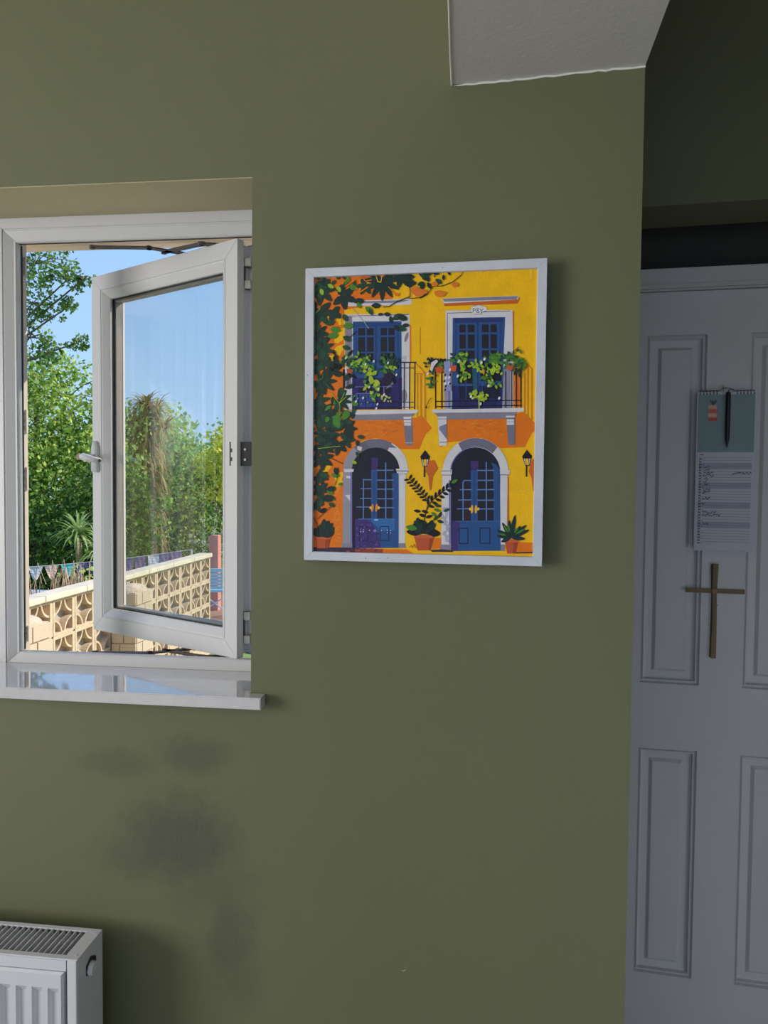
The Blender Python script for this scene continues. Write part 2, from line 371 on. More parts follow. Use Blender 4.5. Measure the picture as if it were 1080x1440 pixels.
# strikers on the mullion side
for z0, z1 in ((2.002, 2.043), (1.660, 1.712), (1.534, 1.586), (1.198, 1.234)):
    bm = B(); box(bm, -.9685, -.9645, .174, .210, z0, z1, .0008); box(bm, -.966, -.960, .176, .182, z0, z1, .001); box(bm, -.966, -.960, .200, .206, z0, z1, .001)
    bmesh.ops.translate(bm, vec=-WO, verts=bm.verts); s = obj('striker', bm, M['striker'], win)
    bm = B()
    for i in range(3):
        zz = z0+(z1-z0)*(.2+.3*i)
        for yy in (.1845, .1935): box(bm, -.9647, -.9641, yy, yy+.0045, zz-.003, zz+.0045)
    bmesh.ops.translate(bm, vec=-WO, verts=bm.verts); obj('slot', bm, M['black'], s)
# butt hinges at the right jamb, black hinge guard in the middle
for z0, z1 in ((1.958, 2.022), (1.214, 1.282)):
    bm = B(); box(bm, -.4660, -.4480, .196, .199, z0, z1, .001)
    for a_, b_ in ((z0, z0+.018), (z1-.018, z1)):
        cyl(bm, (-.458, .190, a_), (-.458, .190, b_), .0065, 12); box(bm, -.463, -.448, .180, .194, a_, b_, .002)
    bmesh.ops.translate(bm, vec=-WO, verts=bm.verts); o = obj('hinge', bm, M['steel'], win)
    bm = B(); box(bm, -.466, -.460, .1785, .186, z0+.018, z1-.018); bmesh.ops.translate(bm, vec=-WO, verts=bm.verts); obj('shadow_plate', bm, M['darkmetal'], o)
bm = B(); box(bm, -.4895, -.4420, .1690, .1730, 1.590, 1.640, .001)
box(bm, -.486, -.474, .167, .1695, 1.618, 1.626, .001); box(bm, -.486, -.474, .167, .1695, 1.600, 1.608, .001)
bmesh.ops.translate(bm, vec=-WO, verts=bm.verts); g = obj('hinge_guard', bm, M['black'], win)
bm = B()
for x, z in ((-.455, 1.624), (-.455, 1.603), (-.478, 1.622), (-.478, 1.604)): cyl(bm, (x, .1694, z), (x, .1662, z), .0026, 10)
bmesh.ops.translate(bm, vec=-WO, verts=bm.verts); obj('screw', bm, M['steel'], g)
# friction stays, top and bottom
def stay(z, pts):
    bm = B()
    for (x0, y0), (x1, y1) in pts:
        d = Vector((x1-x0, y1-y0)); L_ = d.length; a_ = math.atan2(d.y, d.x)
        box(bm, 0, L_, -.008, .008, z, z+.003, M4=Matrix.Translation((x0, y0, 0)) @ Matrix.Rotation(a_, 4, 'Z'))
        cyl(bm, (x0, y0, z-.002), (x0, y0, z+.005), .006, 8); cyl(bm, (x1, y1, z-.002), (x1, y1, z+.005), .006, 8)
    bmesh.ops.translate(bm, vec=-WO, verts=bm.verts); return bm
arms = [((-.80, .190), (-.68, .205)), ((-.68, .205), (-.60, .262)), ((-.66, .235), (-.555, .190)), ((-.56, .19), (-.50, .205))]
obj('friction_stay', stay(2.0545, arms), M['darkmetal'], win); obj('friction_stay', stay(1.180, arms), M['darkmetal'], win)

# ------------------------------------------------------------ radiator
RX1, RY0, RY1, RT = -.6585, -.134, -.045, .7235
rad = empty('radiator', (RX1-.4, -.09, .15), 0, 'white panel radiator with slatted top grille, fixed low under the window', 'radiator')
RO_ = Vector(rad.location)
def robj(n_, bm, mt, par=None):
    bmesh.ops.translate(bm, vec=-RO_, verts=bm.verts); return obj(n_, bm, mt, par or rad)
RX0 = RX1-.80
# front panel with pressed flutes
bm = B(); px0, px1, pz0, pz1 = RX0+.02, -.6815, .16, .7015; yf, yb = -.1385, -.112
xs = []; x = px1-.0085
while x-.020 > px0: xs.append((x-.0195, x)); x -= .0296
def quad(*p): bm.faces.new([bm.verts.new(q) for q in p])
zt, zb = .674, .19
c = .0035
quad((px0, yf, zt), (px1-c, yf, zt), (px1-c, yf, pz1-c), (px0, yf, pz1-c)); quad((px0, yf, pz0), (px1-c, yf, pz0), (px1-c, yf, zb), (px0, yf, zb))
prev = px1-c
for a_, b_ in xs:
    quad((b_, yf, zb), (prev, yf, zb), (prev, yf, zt), (b_, yf, zt)); prev = a_
    q = .0045; d = .0075
    quad((a_, yf, zb), (a_+q, yf+d, zb+.02), (a_+q, yf+d, zt-.012), (a_, yf, zt)); quad((b_, yf, zb), (b_-q, yf+d, zb+.02), (b_-q, yf+d, zt-.012), (b_, yf, zt))
    quad((a_+q, yf+d, zb+.02), (b_-q, yf+d, zb+.02), (b_-q, yf+d, zt-.012), (a_+q, yf+d, zt-.012))
    quad((a_, yf, zt), (b_, yf, zt), (b_-q, yf+d, zt-.012), (a_+q, yf+d, zt-.012)); quad((a_, yf, zb), (b_, yf, zb), (b_-q, yf+d, zb+.02), (a_+q, yf+d, zb+.02))
quad((px0, yf, zb), (prev, yf, zb), (prev, yf, zt), (px0, yf, zt))
quad((px0, yf, pz1-c), (px1-c, yf, pz1-c), (px1, yf+c, pz1), (px0, yf+c, pz1)); quad((px0, yf+c, pz1), (px1, yf+c, pz1), (px1, yb, pz1), (px0, yb, pz1))
quad((px1-c, yf, pz0), (px1, yf+c, pz0), (px1, yf+c, pz1), (px1-c, yf, pz1-c)); quad((px1, yf+c, pz0), (px1, yb, pz0), (px1, yb, pz1), (px1, yf+c, pz1))
quad((px0, yb, pz0), (px1, yb, pz0), (px1, yb, pz1), (px0, yb, pz1)); quad((px0, yf, pz0), (px0, yb, pz0), (px0, yb, pz1), (px0, yf, pz1-c)); quad((px0, yf, pz0), (px1, yf, pz0), (px1, yb, pz0), (px0, yb, pz0))
bmesh.ops.remove_doubles(bm, verts=bm.verts, dist=1e-5)
robj('front_panel', bm, M['radiator'])
bm = B(); box(bm, RX0+.02, px1, -.062, RY1-.001, .16, .70, .003); robj('rear_panel', bm, M['radiator'])
bm = B()
x = RX0+.03
while x < px1-.01: box(bm, x, x+.0012, -.106, -.066, .18, .690); x += .008
robj('convector_fins', bm, M['rad_dark'])
bm = B()
box(bm, RX1-.004, RX1, RY0+.004, RY1, .17, RT-.001, .001); box(bm, RX1-.018, RX1-.0005, RY0, RY0+.006, .17, RT-.001, .002)
robj('side_cover', bm, M['radiator'])
bm = B(); box(bm, RX0, RX0+.004, RY0, RY1, .17, RT-.001, .001); robj('side_cover', bm, M['radiator'])
bm = B()
box(bm, RX0, RX1, RY0+.002, RY0+.013, RT-.003, RT, .001); box(bm, RX0, RX1, RY1-.010, RY1, RT-.003, RT, .001); box(bm, RX1-.026, RX1, RY0+.013, RY1-.010, RT-.003, RT, .0008)
box(bm, RX0, RX0+.02, RY0+.013, RY1-.010, RT-.003, RT); box(bm, RX0, RX1-.02, RY0+.0005, RY0+.003, RT-.021, RT-.002)
for yy in (-.120, -.058): cyl(bm, (RX1-.008, yy, RT-.001), (RX1-.008, yy, RT+.0008), .0025, 8)
gr = robj('grille', bm, M['radiator'])
bm = B(); box(bm, 0, .0020, RY0+.012, RY1-.009, RT-.010, RT-.0005); bmesh.ops.translate(bm, vec=Vector((0, -RO_.y, -RO_.z)), verts=bm.verts)
sm = mesh('slat', bm); x = RX1-.036
while x > RX0+.03: link('slat', sm, M['radiator'], gr, loc=(x-RO_.x, 0, 0)); x -= .0113
# bleed plug on the end
bm = B()
cyl(bm, (RX1-.001, -.088, .684), (RX1+.0025, -.088, .684), .0175, 6)
pl = robj('valve_collar', bm, M['black'])
bm = B(); cyl(bm, (RX1+.002, -.091, .682), (RX1+.011, -.091, .682), .0125, 16, .011); cyl(bm, (RX1+.011, -.091, .682), (RX1+.0125, -.091, .682), .004, 6); robj('plug', bm, M['radiator'], pl)
for x in (RX1-.15, RX1-.65):
    bm = B(); box(bm, x, x+.03, RY1-.002, -.0003, .25, .62); robj('bracket', bm, M['steel'])

# ------------------------------------------------------------ framed picture
PA = R(-3.2); PW, PH = .4185, .518
pic = empty('framed_painting', (-.2865, -.0200, 1.4165), PA, 'yellow Mediterranean house painting with blue doors in a white wooden frame on the olive wall', 'picture')
PT = .016     # frame depth, front face at local y = 0
prof = [(0, .0005), (.0006, 0), (.0150, 0), (.0155, .0006), (.0160, .009), (.0160, PT), (0, PT)]
for sd in ('top', 'bottom', 'left', 'right'):
    obj('frame_rail', member((0, PW, 0, PH), prof, sd, gap=.00015, inward=True), M['frame'], pic)
bm = B(); box(bm, .0158, PW-.0158, .0072, PT, .0158, PH-.0158); obj('backing_board', bm, mat('board', (.2, .15, .1), .9), pic)
# the picture itself: painted shapes laid one over another on the canvas
CU0, CU1, CV0, CV1 = .0150, PW-.0150, .0155, PH-.0155
quadpx = [(441.3, 388), (756.8, 377.3), (746.3, 783.8), (439.7, 773.7)]   # corners TL TR BR BL in drawing units
A_ = []; b_ = []
for (x, y), (u, v) in zip(quadpx, [(0, 1), (1, 1), (1, 0), (0, 0)]):
    A_.append([x, y, 1, 0, 0, 0, -u*x, -u*y]); b_.append(u); A_.append([0, 0, 0, x, y, 1, -v*x, -v*y]); b_.append(v)
Hm = np.append(np.linalg.solve(np.array(A_), np.array(b_)), 1).reshape(3, 3)
def canvas(x, y):
    q = Hm @ np.array([x, y, 1]); u = min(max(q[0]/q[2], 0), 1); v = min(max(q[1]/q[2], 0), 1)
    return CU0+u*(CU1-CU0), CV0+v*(CV1-CV0)
fA = lambda x, y: (420+x/6, 350+y/6)
fC = lambda x, y: (420+x/6, 570+y/6)
fB = lambda x, y: (590+x/5.684, 350+y/5.684)
fD = lambda x, y: (590+x/5.684, 570+y/5.684)
def lin(c):
    return tuple((v/255/12.92 if v/255 <= .04045 else ((v/255+.055)/1.055)**2.4) for v in c)
V, F, FC = [], [], []
layer = [0]
def poly(f, pts, col, gain=1.0):
    P = [canvas(*f(*p)) for p in pts]
    layer[0] += 1; y = .0070-layer[0]*.0000018
    base = len(V)
    V.extend([(u, y, v) for u, v in P])
    for t in tessellate_polygon([[Vector((u, v, 0)) for u, v in P]]):
        a, b, c = [P[i] for i in t]
        ar = (b[0]-a[0])*(c[1]-a[1])-(b[1]-a[1])*(c[0]-a[0])
        if abs(ar) < 1e-12: continue
        t = t if ar > 0 else t[::-1]
        F.append([base+i for i in t]); FC.append(tuple(min(1, v*gain) for v in lin(col)))
def rect(f, x0, y0, x1, y1, col): poly(f, [(x0, y0), (x1, y0), (x1, y1), (x0, y1)], col)
def line(f, pts, w_, col):
    for (x0, y0), (x1, y1) in zip(pts, pts[1:]):
        dx, dy = x1-x0, y1-y0; L_ = math.hypot(dx, dy) or 1; nx, ny = -dy/L_*w_/2, dx/L_*w_/2; ex, ey = dx/L_*w_*.3, dy/L_*w_*.3
        poly(f, [(x0+nx-ex, y0+ny-ey), (x1+nx+ex, y1+ny+ey), (x1-nx+ex, y1-ny+ey), (x0-nx-ex, y0-ny-ey)], col)
def ell(f, cx, cy, rx, ry, col, rot=0, n=12, wob=0):
    pts = []
    for i in range(n):
        t = 2*pi*i/n; r_ = 1+random.uniform(-wob, wob); x = rx*cos(t)*r_; y = ry*sin(t)*r_
        pts.append((cx+x*cos(rot)-y*sin(rot), cy+x*sin(rot)+y*cos(rot)))
    poly(f, pts, col)
def leaf(f, x, y, L_, w_, a, col):
    ca, sa = cos(a), sin(a); pts = []
    for t, s in ((0, .08), (.15, .55), (.4, 1), (.7, .85), (.92, .4), (1, 0), (.92, -.4), (.7, -.85), (.4, -1), (.15, -.55), (0, -.08)):
        px, py = t*L_, s*w_/2; pts.append((x+px*ca-py*sa, y+px*sa+py*ca))
    poly(f, pts, col)
def lobed(f, x, y, r, n, a0, span, col):
    for i in range(n):
        a = a0+span*(i/(n-1)-.5); leaf(f, x-cos(a)*r*.1, y-sin(a)*r*.1, r*(1.05-.25*abs(i/(n-1)-.5)), r*1.95/n*(span/3.5), a, col)
    ell(f, x+cos(a0)*r*.2, y+sin(a0)*r*.2, r*.34, r*.34, col, n=9)
YEL = (246, 190, 4); YE2 = (236, 174, 2); ORG = (230, 118, 14); OR2 = (206, 100, 30); WHT = (214, 212, 220); GRY = (136, 132, 150); NAVY = (26, 28, 48)
BLU = (40, 82, 142); BL2 = (50, 106, 170); PUR = (66, 48, 116); DG = (24, 50, 46); DG2 = (34, 74, 54); MG = (74, 130, 44); LG = (150, 184, 44); BLK = (18, 18, 28); TER = (190, 84, 46); LBL = (92, 130, 190); LAV = (120, 118, 180); PAN = (32, 30, 48)
# ground colours
F0 = lambda x, y: (x, y)
poly(F0, [(438, 375), (760, 370), (752, 790), (437, 780)], YEL)
poly(fA, [(100, 200), (720, 190), (820, 330), (780, 430), (400, 500), (372, 560), (380, 900), (420, 1460), (90, 1460)], ORG)
poly(fC, [(90, -20), (440, -20), (520, 120), (520, 300), (380, 560), (385, 700), (362, 1195), (100, 1195)], ORG)
poly(fA, [(380, 500), (930, 470), (930, 545), (380, 545)], YEL)
for x, y, r_ in ((250, 560, 40), (360, 590, 40), (340, 720, 45), (260, 930, 40), (330, 850, 40), (540, 300, 40), (850, 340, 60)): ell(fA, x, y, r_, r_*1.3, YEL, .6, wob=.3)
for x, y in ((240, 520), (200, 560), (330, 660), (330, 600), (240, 260)): ell(fC, x, y, 28, 50, YEL, .4, wob=.3)
# orange cast shadows of balconies
poly(fC, [(480, 118), (990, 105), (1030, 80), (1120, 195), (1065, 245), (1010, 372), (830, 370), (760, 305), (640, 275), (520, 300)], ORG)
poly(fD, [(212, 105), (700, 105), (790, 65), (830, 62), (915, 150), (915, 215), (890, 230), (832, 342), (640, 350), (560, 300), (480, 265), (330, 290), (212, 300), (165, 340), (150, 325)], ORG)
for i in range(40):
    x = random.uniform(540, 960); y = random.uniform(130, 255); ell(fC, x, y, random.uniform(15, 45), random.uniform(4, 10), random.choice([(234, 132, 26), (214, 112, 26), (228, 118, 40)]), random.uniform(-.6, .6), 8)
    x = random.uniform(250, 840); y = random.uniform(125, 250); ell(fD, x, y, random.uniform(15, 40), random.uniform(4, 10), random.choice([(234, 132, 26), (214, 112, 26), (228, 118, 40)]), random.uniform(-.6, .6), 8)
for i in range(24):
    x = random.uniform(290, 350); y = random.uniform(620, 1160); ell(fC, x, y, random.uniform(10, 26), random.uniform(5, 9), (232, 138, 40), random.uniform(-1, 1), 8)
# shadow stripes beside railings
for x in (998, 1030, 1060): line(fA, [(x, 1050), (x-2, 1440)], 11, (216, 140, 16))
line(fA, [(985, 965), (1068, 1050), (985, 1052)], 8, (216, 130, 16)); line(fA, [(1022, 660), (1020, 880)], 9, (216, 140, 16))
for x in (5, 38): line(fB, [(x, 1000), (x+2, 1370)], 14, (216, 136, 16))
line(fB, [(0, 940), (38, 1000)], 9, (216, 130, 16))
for x, y0 in ((836, 1000), (862, 935), (893, 960)): line(fB, [(x, y0), (x-4, 1370)], 14, (212, 132, 16))
line(fB, [(830, 985), (862, 930), (893, 965)], 8, (212, 126, 16))
poly(fB, [(728, 990), (812, 985), (808, 1275), (722, 1275)], (222, 118, 30))
# cornices
poly(fA, [(410, 425), (950, 412), (948, 462), (410, 472)], WHT); poly(fA, [(460, 432), (940, 420), (850, 445), (460, 448)], GRY)
poly(fB, [(190, 428), (785, 398), (800, 380), (804, 398), (780, 437), (195, 452)], OR2); poly(fB, [(175, 390), (785, 372), (788, 402), (190, 430)], WHT); poly(fB, [(182, 392), (785, 375), (775, 402), (195, 416)], GRY)
# upper left french window
rect(fA, 930, 640, 944, 960, ORG); rect(fA, 385, 541, 932, 1352, WHT); rect(fA, 385, 560, 446, 960, GRY); line(fA, [(390, 556), (925, 546)], 6, (90, 88, 105)); rect(fA, 870, 900, 905, 1340, (190, 188, 205)); ell(fA, 905, 740, 14, 44, GRY, .3); ell(fA, 885, 1240, 24, 60, GRY)
rect(fA, 452, 603, 864, 1352, BLU); rect(fA, 445, 1085, 866, 1352, (44, 38, 104)); poly(fA, [(470, 1215), (655, 1210), (640, 1335), (480, 1330)], (44, 70, 150))
rect(fA, 470, 615, 850, 648, (36, 66, 130)); line(fA, [(648, 630), (645, 1100)], 16, (34, 58, 120)); line(fA, [(480, 640), (480, 1080)], 9, (34, 62, 124)); line(fA, [(835, 640), (835, 1080)], 9, (34, 62, 124))
for x0, x1 in ((497, 556), (570, 628), (687, 740), (752, 805)):
    for y0, y1 in ((660, 722), (738, 862), (874, 945)): rect(fA, x0, y0, x1, y1, PAN)
for x0, x1 in ((500, 560), (570, 620), (655, 708), (720, 775)): rect(fA, x0, 1162, x1, 1218, (28, 24, 52))
line(fA, [(480, 1216), (640, 1214)], 5, LAV); line(fA, [(470, 1160), (780, 1160)], 5, LAV); line(fA, [(566, 1165), (564, 1215)], 6, LAV); line(fA, [(714, 1160), (712, 1215)], 6, LAV)
line(fA, [(455, 490), (520, 570), (585, 662)], 6, (150, 150, 160)); poly(fA, [(725, 1180), (790, 1100), (800, 1130), (750, 1170)], GRY)
rect(fA, 372, 1010, 385, 1170, (20, 20, 30)); rect(fA, 385, 1040, 440, 1170, GRY)
# railing left
for x in (372, 410): line(fA, [(x, 1010), (x, 1170)], 8, BLK)
for x in (852, 887, 932, 976): line(fA, [(x, 955), (x-4, 1350)], 9, (30, 22, 56))
for x in (500, 560, 620, 690, 750, 800): line(fA, [(x, 1220), (x, 1350)], 6, (28, 24, 70))
line(fA, [(850, 955), (985, 955)], 11, (40, 26, 60)); line(fA, [(858, 1002), (978, 1002)], 7, BLK); line(fA, [(450, 1293), (972, 1293)], 7, (30, 24, 60)); line(fA, [(450, 1336), (972, 1336)], 7, (30, 24, 60))
# balcony slab left
poly(fC, [(415, 50), (985, 62), (950, 100), (900, 122), (460, 122)], GRY); poly(fC, [(410, 40), (1004, 38), (990, 68), (420, 76)], WHT)
poly(fC, [(878, 92), (950, 92), (958, 330), (925, 342), (893, 330)], (122, 120, 138)); rect(fC, 878, 95, 945, 114, WHT); rect(fC, 880, 124, 942, 146, WHT); rect(fC, 884, 150, 940, 172, WHT); line(fC, [(893, 318), (955, 318)], 4, WHT)
def arch(f, cx, cy, rox, roy, rix, riy, a0, a1, col, n=18):
    pts = [(cx+rox*cos(a0+(a1-a0)*i/n), cy-roy*sin(a0+(a1-a0)*i/n)) for i in range(n+1)] + [(cx+rix*cos(a1+(a0-a1)*i/n), cy-riy*sin(a1+(a0-a1)*i/n)) for i in range(n+1)]
    poly(f, pts, col)
# lower left doorway
poly(fC, [(440, 1195), (440, 545)]+[(640-202*cos(pi*i/16), 545-192*sin(pi*i/16)) for i in range(17)]+[(838, 1195)], NAVY)
arch(fC, 643, 545, 272, 262, 200, 190, pi, R(130), (150, 148, 164)); arch(fC, 643, 545, 272, 262, 200, 190, R(132), R(45), (104, 102, 124)); arch(fC, 643, 545, 272, 262, 200, 190, R(60), 0, WHT); poly(fC, [(560, 300), (640, 283), (740, 300), (820, 360), (690, 352), (590, 360)], (112, 110, 130))
poly(fC, [(372, 545), (445, 545), (442, 1190), (364, 1190)], (150, 148, 164)); rect(fC, 430, 560, 445, 1160, LAV); poly(fC, [(358, 1155), (446, 1155), (446, 1196), (356, 1196)], GRY)
for p in ([(395, 590), (432, 595), (430, 615), (398, 610)], [(385, 755), (428, 750), (425, 805), (405, 775)], [(375, 535), (460, 535), (455, 560), (380, 560)], [(490, 340), (530, 350), (520, 385), (488, 370)]): poly(fC, p, WHT)
poly(fC, [(832, 575), (896, 575), (888, 1165), (830, 1165)], WHT); poly(fC, [(812, 535), (926, 540), (905, 580), (825, 580)], WHT); line(fC, [(820, 553), (920, 556)], 6, (80, 78, 96)); line(fC, [(830, 580), (900, 580)], 5, GRY)
poly(fC, [(815, 1160), (888, 1160), (898, 1200), (812, 1200)], GRY); line(fC, [(836, 600), (834, 1150)], 9, (170, 168, 186))
def door(f, P):
    for p, c in P: poly(f, p, c)
door(fC, [([(605, 545), (657, 545), (655, 965), (603, 965)], BLU), ([(610, 440), (663, 440), (657, 545), (608, 545)], PUR), ([(782, 572), (836, 572), (834, 1200), (782, 1200)], BLU), ([(475, 955), (832, 955), (832, 1200), (470, 1200)], BLU), ([(600, 965), (802, 960), (800, 1050), (690, 1060)], BL2), ([(470, 955), (560, 950), (612, 990), (660, 1080), (690, 1198), (470, 1198)], PUR)])
line(fC, [(631, 560), (629, 960)], 5, (24, 52, 110))
for x0, x1 in ((662, 720), (735, 782)):
    for y0, y1 in ((555, 622), (637, 700), (714, 780), (795, 855), (870, 952)): rect(fC, x0, y0, x1, y1, PAN)
for x0, x1 in ((550, 604),):
    for y0, y1 in ((635, 696), (710, 776), (790, 850), (862, 945)): rect(fC, x0, y0, x1, y1, PAN)
for y in (547, 630, 706, 787, 862): line(fC, [(655, y), (790, y)], 9, LBL)
line(fC, [(727, 485), (727, 955)], 10, LBL)
for y, x0 in ((626, 540), (701, 518), (783, 515), (855, 482)): line(fC, [(x0, y), (606, y)], 8, LBL)
line(fC, [(541, 620), (539, 950)], 9, LBL); line(fC, [(500, 955), (800, 957)], 8, (70, 110, 180))
for x0, x1 in ((507, 576), (680, 752)): line(fC, [(x0, 1020), (x1, 1020), (x1, 1138), (x0, 1138), (x0, 1020)], 6, (20, 26, 62))
for x, y in ((515, 1045), (540, 1045), (515, 1062), (540, 1062), (590, 1050), (636, 1055), (690, 1052), (740, 1052), (768, 1055), (740, 1072), (768, 1074)): ell(fC, x, y, 5, 5, (190, 200, 225), n=6)
ell(fC, 636, 1055, 13, 12, (120, 130, 200), n=10); rect(fC, 630, 958, 662, 970, (140, 190, 235))
for i in range(60): ell(fC, random.uniform(485, 670), random.uniform(970, 1190), random.uniform(2, 5), random.uniform(4, 12), random.choice([(90, 70, 150), (50, 36, 96), (110, 100, 180)]), n=6)
for x in (615, 650): ell(fC, x, 862, 11, 34, (226, 140, 50), .1)
for x in (600, 668): ell(fC, x, 862, 10, 12, (245, 200, 90))
# upper right french window
poly(fB, [(740, 500), (752, 500), (748, 850), (738, 850)], OR2); rect(fB, 205, 488, 742, 1285, WHT); line(fB, [(218, 950), (220, 510), (728, 496)], 5, (90, 88, 105))
poly(fB, [(412, 458), (445, 456), (470, 443), (500, 456), (530, 458), (536, 488), (505, 500), (500, 524), (430, 524), (408, 492)], (224, 222, 226)); line(fB, [(412, 458), (470, 445), (530, 460)], 3, GRY)
# initials over the window
line(fB, [(424, 508), (427, 474)], 4, (60, 58, 70)); line(fB, [(420, 474), (440, 476), (446, 486), (428, 492)], 4, (60, 58, 70))
line(fB, [(475, 506), (456, 506), (452, 494), (466, 486), (470, 476), (460, 470), (456, 480), (476, 508)], 4, (60, 58, 70))
line(fB, [(482, 478), (492, 494), (506, 476)], 4, (60, 58, 70)); line(fB, [(492, 494), (490, 512), (508, 500), (530, 496)], 4, (60, 58, 70))
line(fB, [(430, 520), (500, 520)], 4, (60, 58, 70))
poly(fB, [(190, 960), (250, 960), (250, 1280), (192, 1280)], (150, 148, 190)); poly(fB, [(664, 960), (725, 960), (722, 1280), (660, 1280)], (140, 138, 165))
poly(fB, [(262, 548), (683, 545), (668, 850), (655, 1285), (252, 1285), (258, 850)], BLU); rect(fB, 255, 1100, 655, 1285, (36, 46, 110))
poly(fB, [(275, 555), (665, 552), (660, 585), (280, 590)], (40, 52, 112)); line(fB, [(462, 570), (460, 1280)], 15, (34, 56, 116)); line(fB, [(290, 595), (285, 900)], 9, (34, 60, 120)); line(fB, [(648, 560), (640, 900)], 9, (34, 60, 120))
for x0, x1 in ((315, 366), (382, 437), (495, 550), (564, 615)):
    for y0, y1 in ((604, 667), (684, 797), (812, 880)): rect(fB, x0, y0, x1, y1, (36, 30, 44))
rect(fB, 300, 900, 420, 1080, (24, 24, 40)); rect(fB, 480, 900, 650, 1060, (22, 24, 40)); rect(fB, 310, 1100, 420, 1220, (24, 26, 60)); rect(fB, 500, 1100, 640, 1200, (24, 26, 60))
line(fB, [(320, 1092), (425, 1092)], 8, (60, 90, 170)); line(fB, [(365, 1060), (363, 1220)], 8, (60, 80, 150)); line(fB, [(430, 930), (440, 1180)], 30, (30, 90, 110))
for x0 in (300, 500): rect(fB, x0-20, 1205, x0+110, 1275, (34, 38, 96))
# railing right
for x in (122, 172): line(fB, [(x, 985), (x, 1275)], 9, BLK)
for x in (684, 732, 768, 805): line(fB, [(x, 985), (x-2, 1275)], 9, BLK)
for x in (230, 270, 315, 360, 420, 480, 540, 600): line(fB, [(x, 1080), (x, 1275)], 5, (22, 26, 60))
line(fB, [(120, 1221), (808, 1218)], 8, BLK); line(fB, [(120, 1263), (808, 1258)], 8, BLK); line(fB, [(125, 990), (260, 985)], 5, BLK)
# slab right and brackets
poly(fD, [(98, 50), (780, 50), (752, 92), (700, 112), (210, 116), (150, 100)], GRY); poly(fD, [(92, 36), (828, 28), (826, 54), (790, 60), (98, 62)], WHT)
poly(fD, [(138, 92), (208, 92), (212, 325), (150, 328)], WHT); poly(fD, [(150, 172), (210, 150), (210, 275), (150, 195)], (130, 128, 156)); line(fD, [(140, 112), (206, 112)], 5, GRY); line(fD, [(152, 298), (210, 298)], 5, (80, 76, 90))
poly(fD, [(683, 92), (756, 88), (752, 318), (728, 328), (700, 318)], (118, 116, 136)); rect(fD, 683, 90, 752, 104, WHT); rect(fD, 688, 118, 746, 164, WHT); line(fD, [(688, 138), (746, 138)], 4, GRY)
# lower right doorway
poly(fD, [(238, 1155), (238, 545)]+[(437-197*cos(pi*i/16), 540-200*sin(pi*i/16)) for i in range(17)]+[(634, 1165)], NAVY)
arch(fD, 437, 540, 262, 275, 197, 200, pi, 0, WHT); arch(fD, 437, 540, 258, 273, 199, 203, R(122), R(47), (112, 110, 130)); arch(fD, 437, 540, 203, 206, 195, 198, pi, R(100), LAV)
poly(fD, [(172, 565), (242, 565), (236, 1120), (162, 1120)], WHT); rect(fD, 224, 600, 240, 1110, LAV); poly(fD, [(158, 518), (252, 518), (246, 562), (170, 562)], WHT); line(fD, [(162, 527), (250, 527)], 5, (70, 68, 84)); line(fD, [(172, 560), (246, 560)], 5, GRY); poly(fD, [(152, 1112), (240, 1112), (240, 1155), (148, 1152)], GRY)
for i in range(12): ell(fD, random.uniform(170, 215), random.uniform(790, 1100), 14, 22, (176, 174, 190), random.uniform(-1, 1), 8)
poly(fD, [(634, 562), (692, 562), (684, 950), (670, 1120), (626, 1120)], WHT); poly(fD, [(608, 520), (716, 526), (702, 562), (622, 560)], WHT); line(fD, [(628, 562), (698, 564)], 6, (90, 88, 110)); rect(fD, 690, 580, 698, 980, OR2); poly(fD, [(610, 1115), (664, 1115), (664, 1168), (608, 1165)], GRY)
door(fD, [([(400, 525), (456, 525), (452, 935), (398, 935)], BLU), ([(398, 450), (462, 448), (458, 525), (402, 528)], PUR), ([(564, 462), (600, 480), (632, 525), (632, 1165), (578, 1165), (576, 500)], BLU), ([(262, 928), (630, 925), (630, 1165), (250, 1165)], BLU), ([(250, 925), (318, 925), (296, 1020), (292, 1165), (244, 1150)], PUR)])
line(fD, [(428, 540), (426, 930)], 5, (24, 52, 110))
for x0, x1 in ((458, 516), (530, 578)):
    for y0, y1 in ((534, 598), (612, 672), (687, 756), (771, 826), (840, 922)): rect(fD, x0, y0, x1, y1, PAN)
for y0, y1 in ((612, 672), (687, 752), (768, 822), (838, 918)): rect(fD, 346, y0, 398, y1, (48, 34, 44) if y0 > 700 else PAN)
for y in (526, 605, 679, 763, 832): line(fD, [(452, y), (582, y)], 9, LBL)
line(fD, [(523, 462), (521, 928)], 10, LBL)
for y, x0 in ((605, 348), (678, 314), (760, 300), (830, 290)): line(fD, [(x0, y), (402, y)], 8, LBL)
line(fD, [(346, 606), (337, 625), (336, 920)], 9, LBL); line(fD, [(280, 930), (625, 930)], 9, (60, 90, 150))
for x0, x1 in ((304, 374), (470, 548)): line(fD, [(x0, 985), (x1, 985), (x1, 1105), (x0, 1105), (x0, 985)], 7, (20, 26, 56))
for x in (407, 438): ell(fD, x, 834, 10, 35, (236, 180, 60), .05)
for x in (392, 456): ell(fD, x, 832, 10, 12, (245, 200, 70))
